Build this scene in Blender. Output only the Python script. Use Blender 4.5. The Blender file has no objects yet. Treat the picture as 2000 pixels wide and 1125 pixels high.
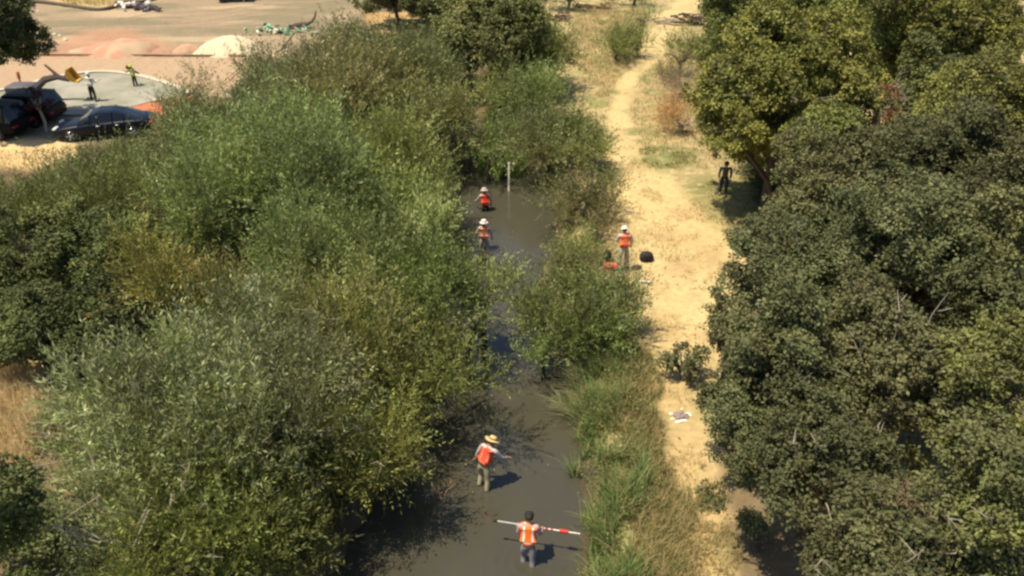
import bpy, math, random, zlib
import numpy as np
from mathutils import Vector, Matrix, Quaternion

random.seed(7)
rng = np.random.default_rng(7)
R = math.radians
scene = bpy.context.scene
COL = scene.collection

# ------------------------------------------------------------------ camera
CAM_H, TILT, FPX = 15.7, 30.0, 1600.0
cam_d = bpy.data.cameras.new('camera'); cam = bpy.data.objects.new('camera', cam_d); COL.objects.link(cam)
cam.location = (0, 0, CAM_H); cam.rotation_euler = (R(90 - TILT), 0, 0)
cam_d.sensor_width = 36; cam_d.lens = FPX / 2000 * 36; cam_d.clip_end = 2000
scene.camera = cam

# ------------------------------------------------------------------ sky, sun, exposure
SUN_EL, SHADOW_DIR = 69.0, (0.95, 0.25)          # the way shadows fall on the ground
world = bpy.data.worlds.new('World'); scene.world = world; world.use_nodes = True
wt = world.node_tree; wt.nodes.clear()
sky = wt.nodes.new('ShaderNodeTexSky'); sky.sky_type = 'NISHITA'; sky.sun_disc = False
sky.sun_elevation = R(SUN_EL)
az = math.atan2(-SHADOW_DIR[0], -SHADOW_DIR[1])   # compass direction of the sun, from +Y towards +X
sky.sun_rotation = az
bg = wt.nodes.new('ShaderNodeBackground'); bg.inputs[1].default_value = 0.10
wo = wt.nodes.new('ShaderNodeOutputWorld')
wt.links.new(sky.outputs[0], bg.inputs[0]); wt.links.new(bg.outputs[0], wo.inputs[0])
sd = bpy.data.lights.new('sun', 'SUN'); sun = bpy.data.objects.new('sun', sd); COL.objects.link(sun)
sd.energy = 5.0; sd.angle = R(0.53); sd.color = (1.0, 0.88, 0.66)
cs = math.cos(R(SUN_EL)); n = math.hypot(*SHADOW_DIR)
ray = Vector((SHADOW_DIR[0] / n * cs, SHADOW_DIR[1] / n * cs, -math.sin(R(SUN_EL))))
sun.rotation_euler = ray.to_track_quat('-Z', 'Y').to_euler()
sun.location = (-20, 0, 40)
vs = scene.view_settings
scene.display_settings.display_device = 'sRGB'
vs.view_transform = 'Standard'; vs.look = 'None'; vs.gamma = 1.0; vs.use_curve_mapping = False
vs.exposure = 0.5
cy = scene.cycles
cy.max_bounces = 5; cy.diffuse_bounces = 2; cy.glossy_bounces = 2; cy.transmission_bounces = 3
cy.transparent_max_bounces = 4; cy.caustics_reflective = False; cy.caustics_refractive = False
cy.filter_width = 2.6
cy.use_denoising = True

# ------------------------------------------------------------------ pixel <-> world
CT, ST = math.cos(R(TILT)), math.sin(R(TILT))
def at(px, py, z=0.0):
    """the point of height z seen at pixel (px, py) of the 2000 x 1125 photograph"""
    u = (px - 1000) / FPX; v = (py - 562.5) / FPX
    d = (u, CT - v * ST, -ST - v * CT)
    t = (z - CAM_H) / d[2]
    return Vector((d[0] * t, d[1] * t, z))
def scl(py, z=0.0):
    return (FPX * ST + (py - 562.5) * CT) / (CAM_H - z)

# ------------------------------------------------------------------ small maths
def sstep(a, b, x):
    t = np.clip((x - a) / (b - a), 0, 1); return t * t * (3 - 2 * t)
_nr = np.random.default_rng(11)
_NT = _nr.random((256, 256))
def vnoise(x, y):
    xi = np.floor(x).astype(int); yi = np.floor(y).astype(int)
    fx = x - xi; fy = y - yi; fx = fx * fx * (3 - 2 * fx); fy = fy * fy * (3 - 2 * fy)
    g = lambda a, b: _NT[a & 255, b & 255]
    return (g(xi, yi) * (1 - fx) + g(xi + 1, yi) * fx) * (1 - fy) + (g(xi, yi + 1) * (1 - fx) + g(xi + 1, yi + 1) * fx) * fy
def fbm(x, y, o=4):
    s = 0; a = .5; t = 0
    for k in range(o):
        s = s + a * vnoise(x + 17.3 * k, y + 5.1 * k); t += a; a *= .5; x = x * 2.03; y = y * 2.03
    return s / t
def seg_dist(x, y, pts):
    """distance to a polyline and the interpolated third value along it"""
    best = np.full(np.shape(x), 1e9); wv = np.zeros(np.shape(x)); sd_ = np.zeros(np.shape(x))
    for (ax, ay, aw), (bx, by, bw) in zip(pts[:-1], pts[1:]):
        dx, dy = bx - ax, by - ay; L = dx * dx + dy * dy + 1e-9
        t = np.clip(((x - ax) * dx + (y - ay) * dy) / L, 0, 1)
        d = np.hypot(x - ax - t * dx, y - ay - t * dy)
        m = d < best
        best = np.where(m, d, best); wv = np.where(m, aw + t * (bw - aw), wv)
        sd_ = np.where(m, dx * (y - ay) - dy * (x - ax), sd_)
    return best, wv, sd_
def poly_sd(x, y, pts):
    """signed distance to a polygon, negative inside"""
    n_ = len(pts); best = np.full(np.shape(x), 1e9); ins = np.zeros(np.shape(x), bool)
    for i in range(n_):
        ax, ay = pts[i][:2]; bx, by = pts[(i + 1) % n_][:2]
        dx, dy = bx - ax, by - ay; L = dx * dx + dy * dy + 1e-9
        t = np.clip(((x - ax) * dx + (y - ay) * dy) / L, 0, 1)
        best = np.minimum(best, np.hypot(x - ax - t * dx, y - ay - t * dy))
        c = ((ay > y) != (by > y)) & (x < (bx - ax) * (y - ay) / (by - ay + 1e-12) + ax)
        ins ^= c
    return np.where(ins, -best, best)

# ------------------------------------------------------------------ terrain shape
CREEK_PX = [(800, 1700, 300), (860, 1200, 245), (890, 1125, 235), (925, 1000, 215), (965, 900, 180), (1005, 760, 132), (965, 650, 112),
            (962, 550, 100), (985, 450, 97), (992, 400, 88), (985, 345, 78), (975, 310, 50), (985, 275, 14), (1000, 230, 3)]
CREEK = []
for px, py, hw in CREEK_PX:
    p = at(px, py, 0); CREEK.append((p.x, p.y, hw / scl(py)))
G0 = 0.85
def height(x, y):
    x = np.asarray(x, float); y = np.asarray(y, float)
    d, w, _ = seg_dist(x, y, CREEK)
    e = d - w + (fbm(x * .9, y * .9, 3) - .5) * 1.3
    h = -0.55 + (G0 + 0.55) * sstep(-0.75, 1.1, e)
    h = h + (fbm(x * .25 + 3, y * .25, 3) - .5) * .35 * sstep(.8, 3, e)
    h = h + (fbm(x * 1.7, y * 1.7, 3) - .5) * .10 * sstep(.0, 1, e)
    return h
def ground(x, y): return float(height(x, y))
def gp(px, py, dz=0.0):
    z = G0
    for _ in range(6):
        p = at(px, py, z); z = .5 * z + .5 * ground(p.x, p.y)
    p = at(px, py, z); p.z = ground(p.x, p.y) + dz
    return p
def g2(px, py, z=G0):
    p = at(px, py, z); return (p.x, p.y)

# ------------------------------------------------------------------ object helpers
def link(o, parent=None):
    COL.objects.link(o)
    if parent is not None: o.parent = parent
    return o
def tag(o, label=None, cat=None, group=None, kind=None):
    if label: o['label'] = label
    if cat: o['category'] = cat
    if group: o['group'] = group
    if kind: o['kind'] = kind
    return o
def empty(name, loc, label=None, cat=None, group=None, rz=0, kind=None):
    o = bpy.data.objects.new(name, None); o.empty_display_size = .3
    o.location = loc; o.rotation_euler = (0, 0, rz)
    link(o); return tag(o, label, cat, group, kind)
class MB:
    """collects simple shapes; build() links them as ONE mesh object"""
    def __init__(s): s.v = []; s.f = []; s.m = []
    def add(s, vs_, fs, mi=0):
        k = len(s.v); s.v += [tuple(v) for v in vs_]; s.f += [tuple(i + k for i in f) for f in fs]; s.m += [mi] * len(fs); return s
    def box(s, c, size, rot=None, mi=0, bev=0.0, taper=1.0):
        hx, hy, hz = size[0] / 2, size[1] / 2, size[2] / 2
        b = min(bev, hx * .9, hy * .9, hz * .9)
        if b <= 0:
            P = [(sx * hx * (taper if sz > 0 else 1), sy * hy * (taper if sz > 0 else 1), sz * hz) for sz in (-1, 1) for sy in (-1, 1) for sx in (-1, 1)]
            F = [(0, 2, 3, 1), (4, 5, 7, 6), (0, 1, 5, 4), (2, 6, 7, 3), (0, 4, 6, 2), (1, 3, 7, 5)]
        else:
            P = []; ring = []
            for zz, ins in ((-hz, b), (-hz + b, 0), (hz - b, 0), (hz, b)):
                x_, y_ = hx - ins, hy - ins
                t = taper if zz > 0 else 1
                for (qx, qy) in ((-x_, -y_ + b), (-x_ + b, -y_), (x_ - b, -y_), (x_, -y_ + b), (x_, y_ - b), (x_ - b, y_), (-x_ + b, y_), (-x_, y_ - b)):
                    P.append((qx * t, qy * t, zz))
            F = [tuple(range(7, -1, -1)), tuple(range(24, 32))]
            for r_ in range(3):
                for i in range(8):
                    j = (i + 1) % 8; F.append((r_ * 8 + i, r_ * 8 + j, r_ * 8 + 8 + j, r_ * 8 + 8 + i))
        M_ = rot.to_matrix() if isinstance(rot, (Quaternion,)) else (rot or Matrix.Identity(3))
        c = Vector(c)
        return s.add([M_ @ Vector(p) + c for p in P], F, mi)
    def tube(s, pts, rad, n=8, mi=0, cap=True):
        pts = [Vector(p) for p in pts]; k = len(pts)
        if not hasattr(rad, '__len__'): rad = [rad] * k
        P = []; up = None
        for i, p in enumerate(pts):
            t = (pts[min(i + 1, k - 1)] - pts[max(i - 1, 0)]).normalized()
            if up is None:
                up = t.orthogonal().normalized()
            else:
                up = (up - t * up.dot(t))
                up = up.normalized() if up.length > 1e-6 else t.orthogonal().normalized()
            b = t.cross(up)
            for j in range(n):
                a = 2 * math.pi * j / n
                P.append(p + (up * math.cos(a) + b * math.sin(a)) * rad[i])
        F = []
        for i in range(k - 1):
            for j in range(n):
                j2 = (j + 1) % n; F.append((i * n + j, i * n + j2, (i + 1) * n + j2, (i + 1) * n + j))
        if cap: F += [tuple(range(n - 1, -1, -1)), tuple((k - 1) * n + j for j in range(n))]
        return s.add(P, F, mi)
    def lathe(s, prof, c=(0, 0, 0), n=20, rot=None, mi=0, sx=1, sy=1):
        P = []; c = Vector(c); M_ = rot.to_matrix() if isinstance(rot, Quaternion) else (rot or Matrix.Identity(3))
        for (r_, z_) in prof:
            for j in range(n):
                a = 2 * math.pi * j / n; P.append(M_ @ Vector((r_ * math.cos(a) * sx, r_ * math.sin(a) * sy, z_)) + c)
        F = []
        for i in range(len(prof) - 1):
            for j in range(n):
                j2 = (j + 1) % n; F.append((i * n + j, i * n + j2, (i + 1) * n + j2, (i + 1) * n + j))
        F += [tuple(range(n - 1, -1, -1)), tuple((len(prof) - 1) * n + j for j in range(n))]
        return s.add(P, F, mi)
    def build(s, name, mats, parent=None, smooth=True):
        me = bpy.data.meshes.new(name); me.from_pydata(s.v, [], s.f)
        for m in (mats if isinstance(mats, (list, tuple)) else [mats]): me.materials.append(m)
        me.polygons.foreach_set('material_index', s.m)
        if smooth:
            me.shade_smooth(); me.set_sharp_from_angle(angle=R(40))
        me.update(); o = bpy.data.objects.new(name, me); return link(o, parent)

# ------------------------------------------------------------------ materials
def new_mat(name):
    m = bpy.data.materials.new(name); m.use_nodes = True
    return m, m.node_tree, m.node_tree.nodes['Principled BSDF']
def mat(name, col, rough=.7, metal=0.0, var=.12, scale=8.0, spec=.4, bump=0.0):
    m, t, b = new_mat(name)
    tc = t.nodes.new('ShaderNodeTexCoord'); nz = t.nodes.new('ShaderNodeTexNoise')
    nz.inputs['Scale'].default_value = scale; nz.inputs['Detail'].default_value = 4
    t.links.new(tc.outputs['Object'], nz.inputs['Vector'])
    mx = t.nodes.new('ShaderNodeMix'); mx.data_type = 'RGBA'
    mx.inputs[6].default_value = (*[c * (1 - var) for c in col], 1); mx.inputs[7].default_value = (*[min(1, c * (1 + var)) for c in col], 1)
    t.links.new(nz.outputs[0], mx.inputs[0]); t.links.new(mx.outputs[2], b.inputs['Base Color'])
    b.inputs['Roughness'].default_value = rough; b.inputs['Metallic'].default_value = metal
    b.inputs['Specular IOR Level'].default_value = spec
    if bump:
        bp = t.nodes.new('ShaderNodeBump'); bp.inputs['Strength'].default_value = bump; bp.inputs['Distance'].default_value = .02
        t.links.new(nz.outputs[0], bp.inputs['Height']); t.links.new(bp.outputs[0], b.inputs['Normal'])
    return m
def leaf_mat(name, rough=.5, trans=.25, spec=.3):
    m, t, b = new_mat(name)
    a = t.nodes.new('ShaderNodeAttribute'); a.attribute_name = 'leafcol'
    t.links.new(a.outputs['Color'], b.inputs['Base Color'])
    b.inputs['Roughness'].default_value = rough; b.inputs['Specular IOR Level'].default_value = spec
    tr = t.nodes.new('ShaderNodeBsdfTranslucent')
    hs = t.nodes.new('ShaderNodeHueSaturation'); hs.inputs['Saturation'].default_value = 1.15; hs.inputs['Value'].default_value = 1.1
    hs.inputs['Hue'].default_value = .49
    t.links.new(a.outputs['Color'], hs.inputs['Color']); t.links.new(hs.outputs[0], tr.inputs[0])
    mx = t.nodes.new('ShaderNodeMixShader'); mx.inputs[0].default_value = trans
    t.links.new(b.outputs[0], mx.inputs[1]); t.links.new(tr.outputs[0], mx.inputs[2])
    t.links.new(mx.outputs[0], t.nodes['Material Output'].inputs[0])
    return m
M_LEAF = leaf_mat('willow_leaf', .55, .30, .28)
M_OAK = leaf_mat('oak_leaf', .62, .18, .22)
M_GRASS = leaf_mat('grass_blade', .6, .3, .25)
M_BARK = mat('bark', (.075, .062, .05), .9, scale=14, var=.4, bump=.5)
M_PALEBARK = mat('pale_dead_wood', (.36, .31, .25), .85, scale=12, var=.3, bump=.3)
M_DARKWOOD = mat('dark_dead_wood', (.10, .065, .05), .9, scale=12, var=.4, bump=.3)
# ------------------------------------------------------------------ the ground, one sheet coloured by what lies on it
def W(pts, z=G0): return [g2(a, b, z) for a, b in pts]
PATH = []
for px, py, hw in [(1400, -60, 26), (1345, 5, 26), (1300, 55, 34), (1275, 100, 24), (1237, 145, 15), (1212, 185, 12), (1204, 240, 17), (1216, 290, 28),
                   (1255, 350, 52), (1305, 410, 84), (1350, 470, 100), (1350, 540, 98), (1340, 600, 92), (1332, 655, 78), (1320, 705, 42)]:
    x_, y_ = g2(px, py); PATH.append((x_, y_, hw / scl(py, G0)))
PATH2 = []
for px, py, hw in [(1320, 705, 40), (1315, 760, 42), (1335, 840, 46), (1345, 920, 42), (1370, 1000, 38), (1385, 1080, 40), (1400, 1180, 50), (1430, 1500, 50)]:
    x_, y_ = g2(px, py); PATH2.append((x_, y_, hw / scl(py, G0)))
YARD = W([(-500, 300), (-100, 300), (60, 300), (130, 283), (300, 262), (400, 190), (520, 120), (690, 60), (715, -20), (720, -150), (-900, -150)])
BAND = W([(-300, 109), (20, 109), (485, 112), (560, 112), (470, 190), (330, 185), (200, 145), (60, 175), (-300, 180)])
REDMAT = W([(255, 208), (300, 197), (362, 184), (385, 200), (372, 222), (300, 226)])
PINK1 = W([(100, 108), (142, 78), (170, 62), (250, 60), (330, 95), (330, 109)])
GOLD = W([(-200, 690), (90, 700), (120, 770), (80, 860), (20, 930), (-200, 930)])
GOLDYARD = W([(-100, 282), (40, 270), (130, 275), (150, 300), (100, 330), (-100, 325)])
TOPGOLD = W([(120, 8), (170, 17), (225, 17), (240, 8), (320, -2), (320, -60), (0, -60)])
OCHRE = W([(735, 95), (810, 95), (820, 25), (720, 25)])
LITTER_SHADE_R = W([(1480, 480), (1430, 620), (1440, 740), (1400, 850), (1340, 950), (1400, 1000), (1430, 1200), (2400, 1200), (2300, 300), (1900, 200), (1560, 330)])  # oak leaf litter, stretched towards the footpath to paint in tree shade
TRACKS = [[(*p_, 0) for p_ in W(q_)] for q_ in ([(40, 60), (200, 48), (360, 50), (520, 25), (700, 12)], [(60, 92), (150, 60), (300, 30), (450, 22), (700, -5)], [(350, 60), (480, 52), (600, 90)])]
GREENP = W([(1255, 300), (1300, 290), (1352, 298), (1345, 322), (1262, 324)])
GREENQ = W([(1355, 375), (1380, 350), (1480, 345), (1500, 430), (1430, 440)])

def axis(a, b, step, far):
    c = list(np.arange(a, b + step * .5, step)); lo = []; hi = []
    s = step; v = a
    while v > -far: s *= 1.35; v -= s; lo.append(v)
    s = step; v = b
    while v < far: s *= 1.35; v += s; hi.append(v)
    return np.array(lo[::-1] + c + hi)
gx = axis(-40, 34, .14, 500)
gy1 = np.arange(9, 46, .13); gy2 = np.arange(46, 100, .28)
gyh = []; s_ = .3; v_ = 100
while v_ < 700: gyh.append(v_); s_ *= 1.3; v_ += s_
gyl = []; s_ = .15; v_ = 9 - .15
while v_ > -300: gyl.append(v_); s_ *= 1.4; v_ -= s_
gy = np.array(gyl[::-1] + list(gy1) + list(gy2) + gyh)
X, Y = np.meshgrid(gx, gy)
Z = height(X, Y)

def shade_mix(c, tgt, m):
    return c * (1 - m[..., None]) + np.asarray(tgt) * m[..., None]
def ground_colour(x, y):
    n1 = fbm(x * .8, y * .8, 4); n2 = fbm(x * 3.1 + 9, y * 3.1, 3); n3 = fbm(x * .3 + 4, y * .3 + 2, 3)
    jit = (n1 - .5) * 1.2 + (n2 - .5) * .5
    dcr, wcr, side = seg_dist(x, y, CREEK)
    right = side < 0
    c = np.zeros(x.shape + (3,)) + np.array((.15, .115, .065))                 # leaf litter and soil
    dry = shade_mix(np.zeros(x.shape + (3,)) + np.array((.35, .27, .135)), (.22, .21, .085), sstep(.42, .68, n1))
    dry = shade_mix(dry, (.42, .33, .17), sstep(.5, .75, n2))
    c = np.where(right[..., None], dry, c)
    m = sstep(.5, -.3, poly_sd(x, y, LITTER_SHADE_R) + jit * .8); c = shade_mix(c, (.15, .11, .065), m * .92)  # dark litter tone, also deepening the oaks' shade beside the footpath
    for P_, tgt, wd in ((GOLD, (.56, .42, .20), .6), (OCHRE, (.38, .25, .11), .8)):
        m = sstep(wd, -wd * .4, poly_sd(x, y, P_) + jit); c = shade_mix(c, tgt, m)
    # banks: dark wet soil
    e = dcr - wcr - (fbm(x * .9, y * .9, 3) - .5) * 1.3
    m = sstep(.9, .1, e + jit * .5); c = shade_mix(c, (.085, .068, .042), m)
    # path
    d, w, _ = seg_dist(x, y, PATH)
    sand = shade_mix(np.zeros(x.shape + (3,)) + np.array((.50, .385, .19)), (.40, .29, .14), sstep(.45, .75, n1) * .8)
    sand = shade_mix(sand, (.38, .27, .13), sstep(.62, .82, n2) * sstep(.4, .6, n3) * .7)
    m = sstep(.45, -.35, d - w + jit * 1.1); c = c * (1 - m[..., None]) + sand * m[..., None]
    mp = m
    d, w, _ = seg_dist(x, y, PATH2)
    tan = shade_mix(np.zeros(x.shape + (3,)) + np.array((.46, .325, .165)), (.38, .30, .14), n2)
    m = sstep(.4, -.3, d - w + jit * 1.2); m = m * (1 - mp); c = c * (1 - m[..., None]) + tan * m[..., None]
    mp2 = m
    for P_, tgt, wd in ((GREENP, (.15, .18, .065), .8), (GREENQ, (.16, .16, .06), 1.2)):
        m = sstep(wd, -wd * .6, poly_sd(x, y, P_) + jit * 2.2); c = shade_mix(c, tgt, m * .65)
    # yard
    ysd = poly_sd(x, y, YARD)
    st = fbm(x * .16 + 1, y * .55, 4)
    yc = shade_mix(np.zeros(x.shape + (3,)) + np.array((.285, .215, .142)), (.205, .172, .108), sstep(.40, .62, st))
    yc = shade_mix(yc, (.40, .305, .195), sstep(.58, .72, fbm(x * .12 + 8, y * .5 + 2, 3)) * .8)
    m = sstep(.8, -.3, ysd + jit); c = c * (1 - m[..., None]) + yc * m[..., None]
    my = m
    for tr in TRACKS:
        for o_ in (-.8, .8):
            d_, _, _ = seg_dist(x, y + o_ * 1.1, tr); c = shade_mix(c, (.19, .145, .095), sstep(.38, .1, d_ + (n2 - .5) * .3) * my * .38)
    m = sstep(.3, -.3, poly_sd(x, y, BAND) + jit * .1); c = shade_mix(c, (.37, .262, .172), m)
    for P_, tgt, wd, k in ((PINK1, (.40, .21, .13), 1.5, .7), (REDMAT, (.50, .165, .085), .5, 1), (GOLDYARD, (.62, .45, .22), .8, .9), (TOPGOLD, (.40, .31, .15), .9, 1)):
        m = sstep(wd, -wd * .4, poly_sd(x, y, P_) + jit * .8); c = shade_mix(c, tgt, m * k)
    return c, mp, mp2, my
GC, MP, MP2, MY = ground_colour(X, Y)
def cell(m): return (m[:-1, :-1] + m[1:, 1:]) / 2
CLS = np.zeros(cell(MP).shape, int)
CLS[cell(MP2) > .5] = 1; CLS[cell(MP) > .5] = 2; CLS[cell(MY) > .5] = 3

m, t, b = new_mat('earth')
M_EARTH = m
a = t.nodes.new('ShaderNodeAttribute'); a.attribute_name = 'gcol'
tc = t.nodes.new('ShaderNodeTexCoord')
nz = t.nodes.new('ShaderNodeTexNoise'); nz.inputs['Scale'].default_value = 5.0; nz.inputs['Detail'].default_value = 9; nz.inputs['Roughness'].default_value = .7
t.links.new(tc.outputs['Object'], nz.inputs['Vector'])
mr = t.nodes.new('ShaderNodeMapRange'); mr.inputs[1].default_value = .3; mr.inputs[2].default_value = .7; mr.inputs[3].default_value = .78; mr.inputs[4].default_value = 1.18
t.links.new(nz.outputs[0], mr.inputs[0])
vm = t.nodes.new('ShaderNodeVectorMath'); vm.operation = 'SCALE'
t.links.new(a.outputs['Color'], vm.inputs[0]); t.links.new(mr.outputs[0], vm.inputs['Scale']); t.links.new(vm.outputs[0], b.inputs['Base Color'])
b.inputs['Roughness'].default_value = .95; b.inputs['Specular IOR Level'].default_value = .15
bp = t.nodes.new('ShaderNodeBump'); bp.inputs['Strength'].default_value = .55; bp.inputs['Distance'].default_value = .06
t.links.new(nz.outputs[0], bp.inputs['Height']); t.links.new(bp.outputs[0], b.inputs['Normal'])

ny, nx = X.shape
idx = np.arange(ny * nx).reshape(ny, nx)
quads = np.stack([idx[:-1, :-1], idx[:-1, 1:], idx[1:, 1:], idx[1:, :-1]], -1)
def np_mesh(name, verts, faces, mats, attrs=(), smooth=True, parent=None):
    me = bpy.data.meshes.new(name); k = faces.shape[1]
    me.vertices.add(len(verts)); me.vertices.foreach_set('co', np.ascontiguousarray(verts, np.float32).ravel())
    me.loops.add(faces.size); me.loops.foreach_set('vertex_index', faces.astype(np.int32).ravel())
    me.polygons.add(len(faces)); me.polygons.foreach_set('loop_start', (np.arange(len(faces)) * k).astype(np.int32))
    for mm in mats: me.materials.append(mm)
    me.update(calc_edges=True)
    for (an, dom, dat) in attrs:
        at_ = me.attributes.new(an, 'FLOAT_COLOR', dom)
        c4 = np.ones((len(dat), 4), np.float32); c4[:, :3] = dat; at_.data.foreach_set('color', c4.ravel())
    if smooth: me.polygons.foreach_set('use_smooth', np.ones(len(faces), bool))
    o = bpy.data.objects.new(name, me); return link(o, parent)
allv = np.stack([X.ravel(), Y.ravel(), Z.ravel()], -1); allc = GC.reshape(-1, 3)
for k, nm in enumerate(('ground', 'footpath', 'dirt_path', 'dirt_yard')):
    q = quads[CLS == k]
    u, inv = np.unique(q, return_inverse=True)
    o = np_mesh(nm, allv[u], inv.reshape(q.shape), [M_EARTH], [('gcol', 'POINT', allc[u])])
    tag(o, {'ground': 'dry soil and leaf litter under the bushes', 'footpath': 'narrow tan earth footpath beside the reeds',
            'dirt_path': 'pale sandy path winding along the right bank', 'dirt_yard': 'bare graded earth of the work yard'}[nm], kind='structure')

# ------------------------------------------------------------------ water
m, t, b = new_mat('creek_water'); M_WATER = m
tc = t.nodes.new('ShaderNodeTexCoord')
mp_ = t.nodes.new('ShaderNodeMapping'); mp_.inputs['Scale'].default_value = (1.0, .55, 1.0); t.links.new(tc.outputs['Object'], mp_.inputs[0])
n1 = t.nodes.new('ShaderNodeTexNoise'); n1.inputs['Scale'].default_value = .55; n1.inputs['Detail'].default_value = 3; t.links.new(mp_.outputs[0], n1.inputs['Vector'])
cr = t.nodes.new('ShaderNodeMix'); cr.data_type = 'RGBA'
cr.inputs[6].default_value = (.044, .045, .035, 1); cr.inputs[7].default_value = (.068, .060, .039, 1)
t.links.new(n1.outputs[0], cr.inputs[0]); t.links.new(cr.outputs[2], b.inputs['Base Color'])
b.inputs['Roughness'].default_value = .10; b.inputs['IOR'].default_value = 1.33; b.inputs['Specular IOR Level'].default_value = .95
n2 = t.nodes.new('ShaderNodeTexNoise'); n2.inputs['Scale'].default_value = 1.5; n2.inputs['Detail'].default_value = 5; t.links.new(mp_.outputs[0], n2.inputs['Vector'])
bp = t.nodes.new('ShaderNodeBump'); bp.inputs['Strength'].default_value = .30; bp.inputs['Distance'].default_value = .05
hgt = n2.outputs[0]
def mth(op, a_, b_=None, c_=None):
    q_ = t.nodes.new('ShaderNodeMath'); q_.operation = op
    for i_, v_ in enumerate((a_, b_, c_)):
        if v_ is None: continue
        if isinstance(v_, (int, float)): q_.inputs[i_].default_value = v_
        else: t.links.new(v_, q_.inputs[i_])
    return q_.outputs[0]
for (wx, wy) in ((1031, 1100), (945, 950), (946, 487), (948, 412)):      # rings spreading from each wader's legs
    wp = at(wx, wy, 0); vd = t.nodes.new('ShaderNodeVectorMath'); vd.operation = 'DISTANCE'
    t.links.new(tc.outputs['Object'], vd.inputs[0]); vd.inputs[1].default_value = wp
    dd_ = vd.outputs['Value']
    ringv = mth('MULTIPLY', mth('SINE', mth('MULTIPLY', dd_, 24.0)), mth('POWER', 2.718, mth('MULTIPLY', dd_, -1.7)))
    hgt = mth('MULTIPLY_ADD', ringv, .45, hgt)
t.links.new(hgt, bp.inputs['Height']); t.links.new(bp.outputs[0], b.inputs['Normal'])
wb = MB()
L_, R_ = [], []
for i, (x_, y_, w_) in enumerate(CREEK):
    x0, y0, _ = CREEK[max(i - 1, 0)]; x1, y1, _ = CREEK[min(i + 1, len(CREEK) - 1)]
    d = Vector((x1 - x0, y1 - y0)).normalized(); nrm = Vector((-d.y, d.x))
    L_.append((x_ + nrm.x * (w_ + 1.0), y_ + nrm.y * (w_ + 1.0), 0)); R_.append((x_ - nrm.x * (w_ + 1.0), y_ - nrm.y * (w_ + 1.0), 0))
nn = len(L_)
wb.add(L_ + R_, [(i, nn + i, nn + i + 1, i + 1) for i in range(nn - 1)])
o = wb.build('water', M_WATER, smooth=False); tag(o, 'murky brown creek water', kind='structure')

# ------------------------------------------------------------------ foliage generators
def unit(a): return a / (np.linalg.norm(a, axis=-1, keepdims=True) + 1e-9)
def rdir(k): return unit(rng.normal(size=(k, 3)))
def leaf_geo(P, D, N, L, Wd, fold=.25):
    """diamond leaves: base P, long axis D, normal N"""
    D = unit(D); S = unit(np.cross(D, N)); N2 = np.cross(S, D)
    L = L[:, None]; Wd = Wd[:, None]
    mid = P + D * L * .45
    v = np.stack([P, mid + S * Wd * .5 + N2 * Wd * fold, P + D * L, mid - S * Wd * .5 + N2 * Wd * fold], 1)
    return v.reshape(-1, 3)
def palette(cols, k, jit=.12):
    cols = np.array([c[:3] for c in cols]); w = rng.random((k, 1))
    i = rng.integers(0, len(cols), k); j = rng.integers(0, len(cols), k)
    c = cols[i] * w + cols[j] * (1 - w)
    return c * (1 + rng.normal(size=(k, 1)) * jit)
def n3(P, f, s_=0.0):
    x, y, z = P[:, 0] * f + s_, P[:, 1] * f - s_, P[:, 2] * f
    return (vnoise(x + z * 1.31 + 40, y - z * .93 + 40) + vnoise(y + z * .71 + 90, x - z * 1.17 + 70) + vnoise(z * 1.2 + x * .6 + 60, z * .7 - y * .9 + 80)) / 3
def lobes(rx, ry, rz, n, frac=(.28, .5), zmin=-.55):
    out = []
    tries = 0
    while len(out) < n and tries < 4000:
        tries += 1
        d = rng.normal(size=3); d /= np.linalg.norm(d)
        if d[2] < zmin: continue
        f = rng.uniform(*frac); r_ = f * min(rx, ry, rz * 1.3)
        k = rng.uniform(.62, 1.16)
        c = d * np.array((rx - r_, ry - r_, rz - r_ * .8)) * k
        c[2] += rng.normal() * .12 * rz
        if any(np.linalg.norm(c - o_[0]) < .55 * (r_ + o_[1]) * .8 for o_ in out): 
            if rng.random() < .75: continue
        out.append((c, r_))
    return out
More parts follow.
